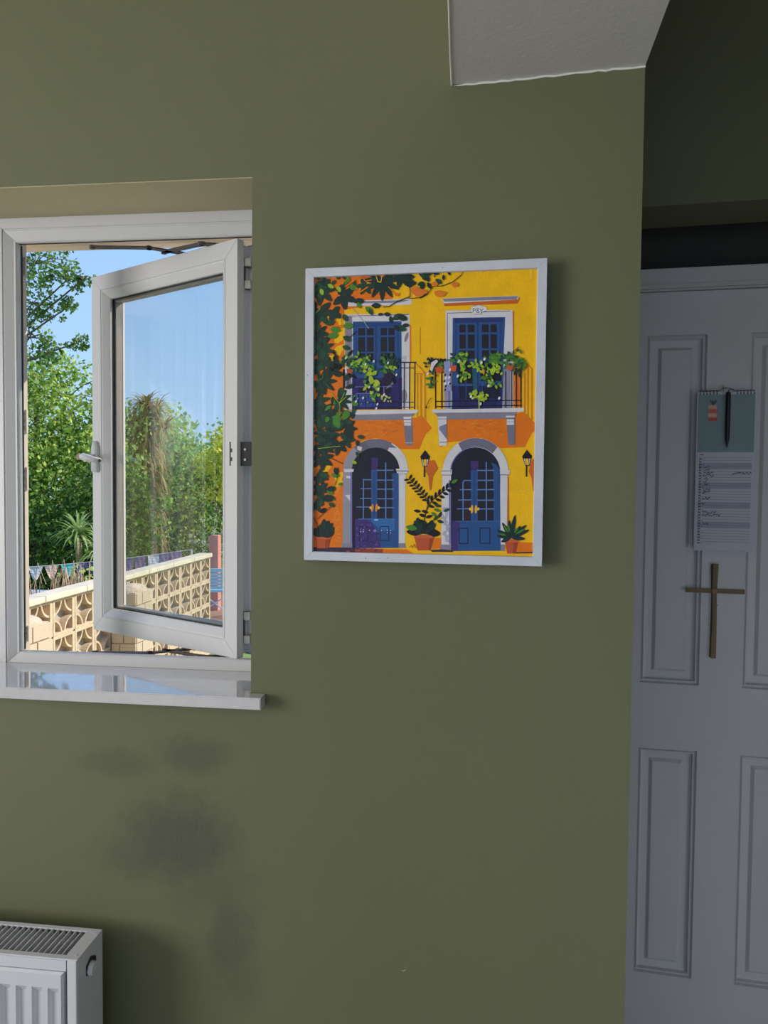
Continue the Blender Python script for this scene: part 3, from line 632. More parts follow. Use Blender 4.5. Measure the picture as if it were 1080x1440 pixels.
# lamps with their shadows
poly(fD, [(55, 445), (108, 440), (137, 505), (95, 570), (82, 680), (72, 680), (62, 570), (40, 530)], OR2); poly(fD, [(868, 500), (888, 440), (912, 440), (912, 695), (892, 690), (882, 590), (860, 540)], OR2)
for dx in (0, 811):
    s = dx*.004
    poly(fD, [(-2+dx, 412+s), (36+dx, 360+s), (76+dx, 412+s), (70+dx, 432+s), (4+dx, 432+s)], BLK); poly(fD, [(4+dx, 430), (70+dx, 430), (54+dx, 492), (20+dx, 492)], BLK)
    poly(fD, [(12+dx, 434), (20+dx, 434), (28+dx, 486), (22+dx, 486)], WHT); poly(fD, [(25+dx, 434), (48+dx, 434), (44+dx, 486), (32+dx, 486)], YEL); poly(fD, [(54+dx, 434), (62+dx, 434), (52+dx, 484), (47+dx, 484)], WHT); line(fD, [(32+dx, 490), (30+dx, 572+s)], 11, BLK)
# ground strip
poly(fC, [(100, 1188), (500, 1195), (500, 1235), (100, 1225)], (58, 46, 72)); poly(fC, [(470, 1200), (712, 1208), (712, 1248), (470, 1236)], (156, 62, 44)); poly(fC, [(705, 1210), (895, 1212), (960, 1262), (700, 1250)], ORG)
for i in range(14): ell(fC, random.uniform(330, 690), random.uniform(1205, 1225), 18, 5, random.choice([(200, 80, 50), (90, 50, 70), (60, 46, 80)]), n=7)
poly(fD, [(770, 1098), (900, 1104), (900, 1190), (740, 1185)], ORG); line(fD, [(735, 1184), (890, 1180)], 11, (60, 40, 50)); poly(fD, [(70, 1155), (160, 1150), (262, 1158), (250, 1172), (90, 1170)], (60, 46, 66)); poly(fD, [(105, 1060), (162, 1060), (158, 1140), (90, 1150)], ORG)
line(fC, [(925, 1195), (940, 1180), (950, 1200), (965, 1170), (975, 1200), (985, 1185)], 5, (190, 110, 30))
# pots
def pot(f, x0, x1, y0, y1, ins):
    poly(f, [(x0, y0), (x1, y0+4), (x1-ins, y1), (x0+ins, y1)], TER); poly(f, [(x0-4, y0-4), (x1+4, y0), (x1, y0+26), (x0+2, y0+22)], (206, 100, 58)); poly(f, [(x1-40, y0+26), (x1-6, y0+26), (x1-ins-2, y1), (x1-50, y1)], (160, 64, 44))
pot(fC, 132, 266, 1096, 1198, 22); pot(fC, 962, 1132, 1094, 1222, 30); pot(fD, 662, 776, 1075, 1188, 22)
for i in range(9): leaf(fC, 200, 1100, random.uniform(80, 150), 60, R(-150+i*16), random.choice([DG, (30, 44, 44)]))
lobed(fC, 190, 1090, 100, 6, R(-70), 2.6, DG)
for i in range(13): leaf(fC, 1045+random.uniform(-30, 40), 1075, random.uniform(80, 140), 60, R(-175+i*15), random.choice([(20, 34, 36), DG, BLK]))
leaf(fC, 990, 1040, 95, 50, R(190), MG)
line(fC, [(1040, 1000), (1065, 900), (1080, 830), (1060, 780), (985, 690), (930, 625)], 6, BLK); line(fD, [(20, 960), (40, 850), (90, 760), (190, 685), (258, 625)], 6, BLK)
for i in range(8):
    t = i/7; x, y = 1075-150*t, 800-175*t; leaf(fC, x, y, 46, 20, R(-180-10*t), BLK); leaf(fC, x, y, 46, 20, R(-62), BLK)
for i in range(8):
    t = i/7; x, y = 60+200*t, 800-175*t; leaf(fD, x, y, 55, 24, R(-95+t*30), BLK); leaf(fD, x, y, 50, 24, R(20), BLK)
for x, y, a, c_ in ((60, 860, 200, BLK), (0, 850, 190, BLK), (110, 800, 10, DG2), (105, 830, 20, MG), (85, 855, 40, MG), (40, 900, -20, BLK), (40, 890, 200, BLK), (100, 920, -40, DG2), (140, 900, -60, DG), (30, 930, 190, BLK), (245, 625, -30, MG), (180, 850, -20, DG2), (130, 920, 20, DG)): leaf(fD, x, y, 56, 26, R(a), c_)
for (x, y) in ((750, 880), (700, 922), (645, 940), (604, 1000), (600, 1045), (636, 1095), (862, 1000), (840, 962), (828, 1072), (792, 970), (720, 960), (668, 1000), (780, 1040)):
    a = math.atan2(y-1062, x-715); leaf(fD, 715, 1062, math.hypot(x-715, y-1062), 34, a, DG)
for (x, y) in ((690, 960), (655, 960), (840, 985), (625, 1030), (770, 985)):
    a = math.atan2(y-1055, x-715); leaf(fD, 715+cos(a)*40, 1055+sin(a)*40, math.hypot(x-715, y-1055)*.6, 16, a, MG)
# climbing foliage down the left edge
def scatter(f, x0, x1, y0, y1, n_, s0, s1, cols, ar=.5):
    for i in range(n_): leaf(f, random.uniform(x0, x1), random.uniform(y0, y1), random.uniform(s0, s1), random.uniform(s0, s1)*ar, random.uniform(0, 2*pi), random.choice(cols))
for f, x, y, r_, a, n_ in ((fA, 180, 330, 150, 70, 6), (fA, 370, 390, 130, 20, 5), (fA, 700, 250, 190, 90, 9), (fA, 560, 300, 90, 120, 5), (fA, 170, 520, 150, 80, 6), (fA, 290, 530, 90, 70, 4), (fA, 160, 700, 110, 80, 6), (fA, 190, 830, 120, 20, 7), (fA, 170, 930, 110, 40, 6), (fA, 250, 980, 90, -30, 5), (fA, 200, 1110, 130, 40, 7), (fA, 340, 1270, 120, 30, 8), (fA, 150, 1280, 120, 60, 6), (fA, 290, 1010, 80, 20, 4), (fA, 860, 215, 130, 30, 6), (fA, 180, 1400, 110, 40, 6),
        (fC, 240, 100, 150, 40, 8), (fC, 400, 190, 100, -20, 6), (fC, 230, 230, 140, 60, 8), (fC, 180, 330, 140, 30, 7), (fC, 390, 290, 90, 0, 5), (fC, 190, 440, 120, 60, 6), (fC, 170, 600, 90, 40, 6), (fC, 180, 700, 90, 80, 5), (fC, 140, 830, 80, 60, 5), (fC, 330, 330, 100, 100, 5)):
    lobed(f, x, y, r_, n_, R(a), 4.2, random.choice([DG, (26, 56, 48), (30, 64, 50)]))
scatter(fA, 110, 210, 240, 1420, 40, 60, 100, [DG, (30, 60, 50), DG2]); scatter(fC, 110, 210, 0, 860, 26, 60, 100, [DG, (30, 60, 50), DG2]); scatter(fA, 130, 460, 225, 330, 22, 40, 80, [DG2, MG, DG])
scatter(fA, 240, 460, 1150, 1430, 14, 50, 90, [DG2, DG, MG]); scatter(fC, 240, 450, 40, 260, 14, 60, 100, [DG2, DG]); scatter(fC, 130, 460, 0, 130, 10, 50, 80, [MG, DG2])
for f, x, y, a, c_, s in ((fA, 240, 285, 30, LG, 60), (fA, 180, 320, 70, LG, 60), (fA, 320, 300, 60, LG, 60), (fA, 420, 300, 20, MG, 80), (fA, 370, 640, 0, MG, 90), (fA, 350, 680, 190, MG, 90), (fA, 330, 715, 170, MG, 90), (fA, 370, 730, 30, DG2, 80), (fA, 365, 815, 20, DG2, 70), (fA, 370, 540, 60, DG2, 70), (fA, 300, 600, 160, DG2, 80), (fA, 460, 430, 0, DG, 90), (fA, 490, 440, 60, MG, 60), (fA, 560, 480, 40, MG, 80), (fA, 590, 500, 60, DG2, 60), (fA, 610, 470, 0, DG, 80), (fA, 665, 545, 0, DG, 45), (fA, 715, 540, 10, DG, 60), (fA, 770, 560, 80, DG, 60), (fA, 790, 590, -30, DG2, 90), (fA, 830, 560, 20, DG, 90), (fA, 820, 650, 20, DG2, 90), (fA, 870, 640, 0, DG, 60), (fA, 800, 640, 40, DG, 70),
        (fC, 290, 100, 60, MG, 100), (fC, 370, 120, -60, MG, 90), (fC, 440, 470, 20, LG, 50), (fC, 270, 580, 10, MG, 70), (fC, 250, 600, 200, DG2, 80), (fC, 300, 520, 70, DG, 70), (fC, 290, 740, 200, MG, 60), (fC, 330, 670, -30, MG, 40), (fC, 300, 800, 230, MG, 50), (fC, 230, 700, 0, DG, 80), (fC, 190, 780, 0, DG, 110), (fC, 250, 820, 30, DG2, 60), (fC, 480, 390, 60, DG2, 50), (fC, 490, 260, 10, DG2, 60), (fC, 490, 290, 90, DG, 50), (fC, 180, 900, -40, BLK, 60)): leaf(f, x, y, s, s*.6, R(a), c_)
line(fC, [(265, 440), (370, 490)], 5, BLK); line(fC, [(330, 520), (320, 620), (290, 700)], 5, BLK); line(fC, [(270, 850), (200, 910), (160, 950)], 5, BLK); line(fC, [(160, 1080), (155, 1000), (125, 940)], 5, BLK); line(fA, [(480, 690), (430, 735), (400, 735)], 6, BLK); line(fA, [(360, 640), (360, 480)], 5, OR2); line(fA, [(300, 870), (340, 970)], 6, BLK)
for f, p in ((fA, [(150, 1120), (200, 1080), (205, 1050)]), (fA, [(385, 1210), (340, 1300), (345, 1400)]), (fA, [(270, 1210), (340, 1300), (400, 1240)]), (fC, [(160, 360), (250, 350), (350, 340)]), (fC, [(340, 0), (340, 80)]), (fA, [(140, 530), (180, 490)]), (fA, [(230, 1140), (270, 1180)])): line(f, p, 5, random.choice([MG, LG]))
line(fA, [(650, 210), (665, 265), (690, 270), (702, 205)], 7, YEL); line(fA, [(755, 310), (800, 360)], 8, ORG); line(fA, [(390, 305), (470, 250)], 10, ORG); line(fA, [(530, 220), (560, 260), (610, 250)], 8, ORG); line(fA, [(480, 320), (520, 350), (580, 310)], 10, ORG)
# top branch
line(fA, [(708, 483), (755, 480), (830, 435), (935, 395), (940, 340), (925, 300)], 7, (30, 24, 40)); line(fA, [(925, 412), (1015, 405), (1080, 375)], 6, BLK); line(fB, [(0, 388), (60, 355), (95, 310), (92, 290)], 6, BLK); line(fB, [(100, 293), (180, 290), (260, 260), (330, 205), (348, 175)], 6, BLK)
for x, y, a, s in ((950, 240, 100, 80), (990, 270, 150, 60), (1000, 300, -30, 60), (1045, 270, 100, 70), (1010, 195, 20, 90), (910, 190, 90, 90), (1060, 200, 60, 80), (940, 310, -60, 60)): leaf(fA, x, y, s, s*.55, R(a), DG)
for x, y, a, s in ((5, 195, 30, 80), (20, 230, 0, 60), (35, 260, 110, 60), (60, 260, 60, 60), (100, 180, 10, 60), (125, 235, 30, 60), (190, 200, 90, 45), (225, 170, 60, 40), (115, 200, 70, 20), (10, 175, 10, 90), (150, 260, 30, 30)): leaf(fB, x, y, s, s*.55, R(a), DG if a != 30 else DG2)
poly(fB, [(118, 330), (160, 325), (218, 342), (190, 375), (145, 380), (120, 358)], (222, 124, 30)); ell(fB, 285, 280, 30, 20, (222, 124, 30), wob=.2); ell(fB, 118, 275, 26, 20, (222, 124, 30), wob=.2); poly(fB, [(0, 335), (45, 320), (60, 335), (20, 372), (0, 370)], (222, 124, 30))
poly(fA, [(940, 330), (980, 305), (1030, 330), (1080, 340), (1080, 365), (990, 395), (960, 370)], (226, 120, 40)); ell(fA, 825, 375, 24, 14, ORG, wob=.2)
# balcony planting, left
for i in range(70):
    x = random.gauss(490, 62); y = random.gauss(965, 36); leaf(fA, x, y, random.uniform(22, 42), 22, random.uniform(0, 2*pi), random.choice([MG, (60, 118, 40), (110, 160, 40), DG2, LG]))
scatter(fA, 690, 830, 900, 1060, 34, 30, 60, [DG2, MG, (56, 100, 50), DG], .5); scatter(fA, 280, 450, 880, 1080, 24, 40, 70, [DG, DG2, BLK]); scatter(fA, 540, 800, 1040, 1120, 16, 24, 44, [(40, 30, 70), DG, BLK])
scatter(fA, 520, 640, 1000, 1180, 20, 30, 55, [LG, (170, 190, 50), MG], .7); scatter(fA, 600, 680, 1140, 1280, 16, 26, 44, [LG, MG, (190, 200, 70)], .7); scatter(fA, 450, 600, 1220, 1310, 10, 16, 26, [MG, LG], .6); scatter(fA, 690, 780, 1210, 1280, 9, 18, 30, [(190, 200, 120), LG], .7); scatter(fA, 740, 800, 960, 1010, 7, 30, 50, [LG, (150, 170, 60)], .4)
poly(fA, [(400, 1005), (452, 1015), (446, 1048), (405, 1042)], TER); poly(fA, [(700, 1090), (770, 1030), (800, 1060), (760, 1150), (700, 1150)], (36, 26, 60))
for x, y in ((750, 960), (630, 945), (395, 915), (820, 1062), (560, 970), (590, 1165), (670, 1180), (660, 1310), (480, 1285), (715, 1230), (650, 1345), (540, 1255)): ell(fA, x, y, 8, 13, (220, 222, 226), .4, 7)
# balcony planting, right
for cx, cy, sx_, sy_, n_, cols in ((600, 880, 45, 34, 46, [MG, (90, 150, 40), (60, 110, 36)]), (700, 880, 40, 34, 36, [MG, (60, 110, 36), DG2]), (800, 910, 34, 40, 36, [DG2, (40, 100, 40), MG]), (350, 900, 30, 60, 30, [LG, MG, (150, 180, 50)]), (360, 1010, 24, 34, 16, [LG, MG]), (150, 910, 50, 22, 26, [DG2, DG, MG]), (90, 960, 24, 40, 18, [DG, DG2]), (290, 890, 30, 20, 14, [MG, DG2]), (470, 930, 40, 40, 24, [MG, LG, DG2]), (600, 970, 36, 22, 18, [LG, (170, 200, 50)]), (550, 1040, 34, 36, 26, [MG, LG, DG2]), (600, 1085, 26, 16, 10, [LG, MG]), (490, 1180, 36, 28, 20, [LG, (190, 205, 70)]), (85, 1080, 16, 36, 10, [MG, DG2]), (430, 1160, 30, 12, 8, [LG]), (770, 980, 30, 20, 14, [DG2, DG])):
    for i in range(n_): leaf(fB, random.gauss(cx, sx_*.7), random.gauss(cy, sy_*.7), random.uniform(24, 42), 20, random.uniform(0, 2*pi), random.choice(cols))
for i in range(26): ell(fB, 60+random.uniform(0, 150), 880+abs(random.gauss(0, 10))+random.uniform(0, 14), 8, 8, BLK, n=6)
for p in ([(120, 950), (180, 948), (172, 995), (130, 995)], [(235, 935), (292, 935), (284, 985), (250, 985)]): poly(fB, p, (204, 84, 40))
poly(fB, [(690, 940), (745, 935), (735, 975), (700, 975)], (190, 90, 50)); leaf(fB, 500, 960, 50, 22, 1.4, (214, 150, 40)); poly(fB, [(80, 965), (90, 910), (130, 885), (145, 900), (110, 940), (95, 985)], (214, 212, 222)); poly(fB, [(192, 900), (240, 900), (248, 1140), (196, 1140)], (150, 150, 200)); line(fB, [(740, 828), (790, 790)], 5, BLK)
for x, y in ((238, 970), (232, 1030), (300, 1020), (515, 885), (490, 915), (545, 1100), (480, 1245), (630, 1200), (205, 1035), (200, 1080), (405, 1185), (60, 1000), (310, 900), (230, 1075)): ell(fB, x, y, 9, 14, (224, 224, 232), .4, 7)
for x, y in ((200, 1010), (192, 1060), (205, 1100), (240, 1010), (238, 1080), (200, 1130)): ell(fB, x, y, 7, 12, BLK, .3, 6)
line(fB, [(45, 1270), (70, 1215), (90, 1195)], 5, BLK); ell(fB, 48, 1270, 8, 8, BLK); ell(fB, 84, 1108, 12, 12, (50, 90, 60)); line(fB, [(468, 1210), (470, 1280)], 12, (150, 170, 90))
for x, y0, y1 in ((490, 158, 196), (892, 160, 245)): line(fB, [(x, y0), (x-2, y1)], 4, (236, 220, 150))
line(fD, [(795, 688), (832, 692)], 4, (250, 220, 90))
me = bpy.data.meshes.new('painting'); me.from_pydata(V, [], F); me.update()
ca = me.color_attributes.new('Col', 'FLOAT_COLOR', 'CORNER'); cols = []
for f_, c_ in zip(me.polygons, FC): cols.extend([(*c_, 1)]*f_.loop_total)
ca.data.foreach_set('color', np.array(cols, dtype=np.float32).ravel())
tag(link('painting', me, M['paint'], pic), 'yellow facade with blue doors and climbing plants, painted canvas')
bm = B()
for x, z in ((.0018, .33), (.11, .006), (.15, .008), (.24, .509)): cyl(bm, (x+.003, .0003, z), (x+.003, -.0002, z), .0008, 8)
tag(obj('chip', bm, M['gasket'], pic), kind='stuff')

# ------------------------------------------------------------ panelled door in the recess
DO = RW(.3275, .53, 0)
dr = empty('door_1', DO, RZ, 'white four-panel door in the dark recess at the right', None, kind='structure')
DF = -.030   # front face of the leaf, local y (0 = back of the leaf)
DW, DH = .5375, 2.006
panels = [(.0795, .2115, 1.091, 1.907), (.3045, .4365, 1.091, 1.907), (.0795, .2115, .388, .936), (.3045, .4365, .388, .936)]
bm = B()
xsp = [0, .0795, .2115, .3045, .4365, DW]; zsp = [.006, .388, .936, 1.091, 1.907, DH]
for i in range(5):
    for j in range(5):
        if i in (1, 3) and j in (1, 3): continue
        vs = [bm.verts.new((x, DF, z)) for x, z in ((xsp[i], zsp[j]), (xsp[i+1], zsp[j]), (xsp[i+1], zsp[j+1]), (xsp[i], zsp[j+1]))]; bm.faces.new(vs)
bmesh.ops.remove_doubles(bm, verts=bm.verts, dist=1e-5)
for (x0, x1, z0, z1) in ((0, DW, .006, DH),):
    a = [bm.verts.new(p) for p in ((x0, 0, z0), (x1, 0, z0), (x1, 0, z1), (x0, 0, z1))]; f_ = [bm.verts.new(p) for p in ((x0, DF, z0), (x1, DF, z0), (x1, DF, z1), (x0, DF, z1))]
    bm.faces.new(a)
    for i in range(4): bm.faces.new((a[i], a[(i+1) % 4], f_[(i+1) % 4], f_[i]))
leafo = obj('door_leaf', bm, M['door'], dr)
pprof = [(0, 0), (.0025, .0050), (.0045, .0050), (.0065, .0020), (.0085, .0020), (.0105, .0075), (.0135, .0085), (.026, .0090), (.0275, .0090), (.0335, .0045), (.0345, .0040)]
for (x0, x1, z0, z1) in panels:
    bm = B(); loops = []
    for o, d in pprof: loops.append([bm.verts.new(p) for p in ((x0+o, DF+d*1.4, z0+o), (x1-o, DF+d*1.4, z0+o), (x1-o, DF+d*1.4, z1-o), (x0+o, DF+d*1.4, z1-o))])
    for p, q in zip(loops, loops[1:]):
        for i in range(4): bm.faces.new((p[i], p[(i+1) % 4], q[(i+1) % 4], q[i]))
    bm.faces.new(loops[-1])
    obj('door_panel', bm, M['door'], leafo)
bm = B(); box(bm, -.0075, DW+.09, -.055, .004, DH+.0035, 2.0535, .001); box(bm, -.0075, DW+.05, -.040, -.028, DH+.0012, DH+.0035)
box(bm, -.0075, DW+.06, -.059, -.054, DH+.0060, DH+.0105, .001)
obj('door_casing', bm, M['door'], dr)
bm = B(); box(bm, DW+.003, DW+.09, -.055, .004, .001, DH+.0035, .001); obj('door_casing', bm, M['door'], dr)

# ------------------------------------------------------------ calendar with pen hanging on the door
CS, CZ, CWd, CHt = .5175, 1.409, .1262, .3660
ofs = .53+DF-.0130
cal = empty('wall_calendar', RW(CS, ofs, CZ), RZ+R(-.4), 'slim spiral-bound calendar with pale teal picture panel and ruled month page on the white door', 'calendar')
bm = B(); box(bm, 0, CWd, 0, .0028, 0, CHt-.003); box(bm, .002, CWd+.0008, -.0006, 0, .001, CHt-.003); obj('page', bm, M['paper'], cal)
CV, CF, CC = [], [], []
cl = [0]
def cq(pts, col):
    cl[0] += 1; b0 = len(CV); y = -.0008-cl[0]*.000002
    CV.extend([(x, y, z) for x, z in pts]); CF.append(list(range(b0, b0+len(pts)))); CC.append(lin(col))
def crect(x0, x1, z0, z1, col): cq([(x0, z0), (x1, z0), (x1, z1), (x0, z1)], col)
def cline(pts, w_, col):
    for (x0, z0), (x1, z1) in zip(pts, pts[1:]):
        dx, dz = x1-x0, z1-z0; L_ = math.hypot(dx, dz) or 1; nx, nz = -dz/L_*w_/2, dx/L_*w_/2
        cq([(x0+nx, z0+nz), (x0-nx, z0-nz), (x1-nx, z1-nz), (x1+nx, z1+nz)][::-1], col)
ZT = CHt-.009; ZM = CHt*.618
crect(.0025, CWd-.004, ZM, ZT, (134, 154, 156))
# small striped layered motif with a sprig on top
mx, mz = .026, ZT-.020
for i, (dw, col) in enumerate(((.013, (214, 170, 150)), (.013, (208, 96, 96)), (.0125, (222, 176, 156)), (.014, (206, 110, 104)))):
    crect(mx-.002, mx-.002+dw*1.4, mz-.009*(i+1)-.004, mz-.009*i-.004, col)
for i in range(10): crect(mx+.0018*i, mx+.0018*i+.0010, mz-.021, mz-.014, (196, 70, 78) if i % 2 else (226, 150, 146))
for i in range(7): crect(mx+.0026*i, mx+.0026*i+.0012, mz-.039, mz-.034, (190, 60, 70))
for a in (-.7, -.2, .4, .9): cline([(mx+.008, mz-.003), (mx+.008+.010*sin(a), mz+.004+.004*cos(a))], .0026, (70, 92, 84))
ell_n = 0
# month grid: day rows with tinted weekends
rows = 31; z = ZM-.012; rh = (ZM-.014)/33
for i in range(rows):
    zz = z-i*rh
    if i in (2, 3, 9, 10, 16, 17, 23, 24): crect(.006, CWd-.008, zz-rh*.95, zz, (164, 168, 188))
    cline([(.006, zz), (CWd-.008, zz-.0006)], .0006, (112, 112, 134))
    cline([(.007, zz-rh*.55), (.0125, zz-rh*.55)], rh*.38, (70, 72, 92))
    if i % 2 == 0: cline([(.0075+.008, zz-rh*.55), (.0175, zz-rh*.55)], rh*.3, (96, 96, 120))
cline([(.008, ZM-.006), (.016, ZM-.006)], .0022, (120, 120, 140))
def scribble(x0, zz, L_, h_, col=(44, 40, 56)):
    n_ = int(L_/.0016); pts = [(x0+L_*i/n_, zz+random.uniform(-h_, h_)*.5) for i in range(n_+1)]; cline(pts, .0012, col)
for i, x0, L_ in ((3, .018, .010), (4, .018, .012), (5, .017, .022), (5, .078, .040), (6, .017, .022), (7, .018, .009), (8, .018, .006), (9, .018, .010), (11, .016, .016), (12, .016, .017), (14, .016, .016), (16, .013, .008), (19, .016, .030), (20, .016, .038), (23, .018, .012)):
    scribble(x0, z-(i+.5)*rh, L_, rh*.85, (30, 60, 70) if i == 23 else (40, 36, 52))
me = bpy.data.meshes.new('printed_sheet'); me.from_pydata(CV, [], CF); me.update()
ca = me.color_attributes.new('Col', 'FLOAT_COLOR', 'CORNER'); cols = []
for f_, c_ in zip(me.polygons, CC): cols.extend([(*c_, 1)]*f_.loop_total)
ca.data.foreach_set('color', np.array(cols, dtype=np.float32).ravel())
link('printed_sheet', me, M['print_'], cal)
bm = B()
n_ = 17
for i in range(n_):
    x = .006+(CWd-.012)*i/(n_-1)
    if 6 <= i <= 10: continue
    pts = [(x, .0012+.0028*cos(t), CHt-.004+.0034*sin(t)) for t in [2*pi*k/10 for k in range(11)]]; tube(bm, pts, .0006, 5)
    cyl(bm, (x, -.00075, CHt-.0072), (x, -.0010, CHt-.0072), .0017, 8)
tube(bm, [(.004, .002, CHt), (.048, .002, CHt+.0005), (.056, .003, CHt+.006), (.062, .004, CHt+.0075), (.070, .003, CHt+.006), (.078, .002, CHt), (CWd-.004, .002, CHt)], .0007, 6)
obj('spiral_binding', bm, M['black'], cal)
bm = B(); box(bm, .058, .067, .009, .0125, CHt-.002, CHt+.014, .0006); tube(bm, [(.0625, .010, CHt+.004), (.0625, .002, CHt+.005), (.0625, .0005, CHt+.010)], .0010, 6); cyl(bm, (.0625, .0006, CHt+.008), (.0625, .0125, CHt+.008), .0012, 8); obj('hook', bm, M['steel'], cal)
PP = RW(CS, ofs, CZ)
pen = empty('pen', RW(CS+.0645, ofs-.0062, CZ+.236), RZ, 'black pen hanging point-down from the top of the calendar', 'pen')
bm = B()
prf = [(.0002, .000), (.0016, .0025), (.0026, .009), (.0046, .020), (.0049, .030), (.0052, .080), (.0053, .1235), (.0044, .1255)]
rings = [[bm.verts.new((r_*cos(2*pi*k/16), r_*sin(2*pi*k/16), z_)) for k in range(16)] for r_, z_ in prf]
for p, q in zip(rings, rings[1:]):
    for k in range(16): bm.faces.new((p[k], p[(k+1) % 16], q[(k+1) % 16], q[k]))
bm.faces.new(rings[-1]); bm.faces.new(rings[0][::-1])
o = obj('barrel', bm, M['pen'], pen)
for f_ in o.data.polygons: f_.use_smooth = True
bm = B(); box(bm, -.0014, .0014, -.0075, -.0058, .085, .124, .0005); box(bm, -.0014, .0014, -.0075, .002, .120, .124, .0005); obj('clip', bm, M['pen'], pen)
bm = B(); tube(bm, [(0, 0, .1255), (.001, .001, .131), (.006, .004, .134), (.012, .005, .132)], .0008, 6); obj('loop', bm, M['black'], pen)

# ------------------------------------------------------------ palm cross
ofc = .53+DF-.0004
pc = empty('palm_cross', RW(.5665, ofc, 1.1585), RZ, 'brown folded palm-leaf cross pinned on the white door below the calendar', 'cross')
def strip(bm, rows, y0, y1):
    """rows = [(x_left, x_right, z)], a folded flat strip"""
    a = [[bm.verts.new((xl, y0, z_)), bm.verts.new((xr, y0+.0004, z_)), bm.verts.new((xr, y1, z_)), bm.verts.new((xl, y1, z_))] for xl, xr, z_ in rows]
    for p, q in zip(a, a[1:]):
        for i in range(4): bm.faces.new((p[i], p[(i+1) % 4], q[(i+1) % 4], q[i]))
    bm.faces.new(a[0]); bm.faces.new(a[-1])
bm = B()
strip(bm, [(-.0050, .0065, 0), (-.0045, .0068, .040), (-.0030, .0062, .080), (-.0040, .0056, .120), (-.0042, .0050, .150), (-.0044, .0058, .172), (-.0046, .0074, .2200)], -.0072, -.0056)
obj('upright', bm, M['palm'], pc)
bm = B()
strip(bm, [(-.0062, -.0010, .002), (-.0054, -.0008, .080), (-.0050, -.0010, .150), (-.0072, -.0012, .190), (-.0078, -.0010, .2190)], -.0050, -.0002)
tag(obj('fold', bm, mat('palm_dark_fold', (.085, .06, .035), .8, .2, 60), pc), 'darker folded edge behind the upright')
bm = B(); box(bm, -.0625, .0650, -.0052, -.0030, .1516, .1616, .0004); obj('crossbar', bm, M['palm'], pc)
bm = B()
prism(bm, [(-.0048, .1512), (.0062, .1506), (.0068, .1624), (-.0050, .1624)], -.0080, -.0070)
obj('knot', bm, M['palm2'], pc)
bm = B(); cyl(bm, (-.0050, -.0076, .124), (-.0050, -.0050, .124), .0012, 8); cyl(bm, (.0062, -.0076, .124), (.0062, -.0050, .124), .0012, 8); obj('pin', bm, M['black'], pc)

# ------------------------------------------------------------ small wall marks
bm = B(); tube(bm, [(-.1045, -.0004, .6635), (-.1005, -.0010, .6628), (-.0985, -.0010, .6650), (-.0965, -.0006, .6655)], .0011, 6)
tag(obj('paint_chip', bm, mat('old_filler', (.34, .34, .28), .8)), 'tiny pale chip of raised paint low on the olive wall', 'paint chip')

# ================================================================ garden
GZ = -.6
bm = B(); box(bm, -45, 30, .84, 60, GZ-.2, GZ); box(bm, -45, -3.56, -10, .84, GZ-.2, GZ); struct('ground', bm, M['grass'])
bm = B(); box(bm, -5.2, -2.2, 8.3, 12.5, GZ, GZ+.03); struct('ground.001', bm, M['paving'])
bm = B(); box(bm, -2.9, 3.0, .86, 3.4, GZ, GZ+.02); struct('ground.002', bm, M['coping'])  # unseen pale slab added beside the house to bounce sunlight up at the window

# pierced block wall with coping and piers
gw = empty('garden_wall', (-3.32, 6.0, GZ), 0, 'beige pierced star-pattern block wall running away down the garden', 'wall')
GO = Vector(gw.location)
def star_block():
    bm = B(); h = .145; t = .020; y0, y1 = 0, .10   # local: x = along wall, z up, y = thickness (0 = towards house side face)
    for a_ in ((-h, -h+t, -h, h), (h-t, h, -h, h), (-h+t, h-t, -h, -h+t), (-h+t, h-t, h-t, h)): box(bm, a_[0], a_[1], y0, y1, a_[2], a_[3])
    box(bm, -h+t, h-t, .070, .080, -h+t, h-t, mi=1)
    rr, th, n_ = .128, .017, 7
    for sx_ in (-1, 1):
        for sz in (-1, 1):
            o_, i_ = [], []
            for k in range(n_+1):
                a_ = pi/2*k/n_; cx, cz = sx_*(h-.004), sz*(h-.004)
                o_.append((cx-sx_*rr*cos(a_), cz-sz*rr*sin(a_))); i_.append((cx-sx_*(rr-th)*cos(a_), cz-sz*(rr-th)*sin(a_)))
            for k in range(n_):
                q = [o_[k], o_[k+1], i_[k+1], i_[k]]
                prism(bm, q, .006, .095)
    return bm
bmb = star_block()
bmesh.ops.transform(bmb, matrix=Matrix.Rotation(R(90), 4, 'Z'), verts=bmb.verts)   # face towards +X
blk = mesh('star_block', bmb); blk.materials.append(M['concrete']); blk.materials.append(M['web'])
# after the turn: along wall = y, thickness runs -x
FX = -3.20
for r_ in range(4):
    for c_ in range(14):
        yy = 3.94-.1575-.315*2+.315*c_; zz = .488-.300*r_
        link('block', blk, None, gw, loc=(FX-GO.x, yy-GO.y, zz-GO.z))
bm = B(); box(bm, FX-.092, FX-.006, 2.95, 7.41, GZ, .634); bmesh.ops.translate(bm, vec=-GO, verts=bm.verts)
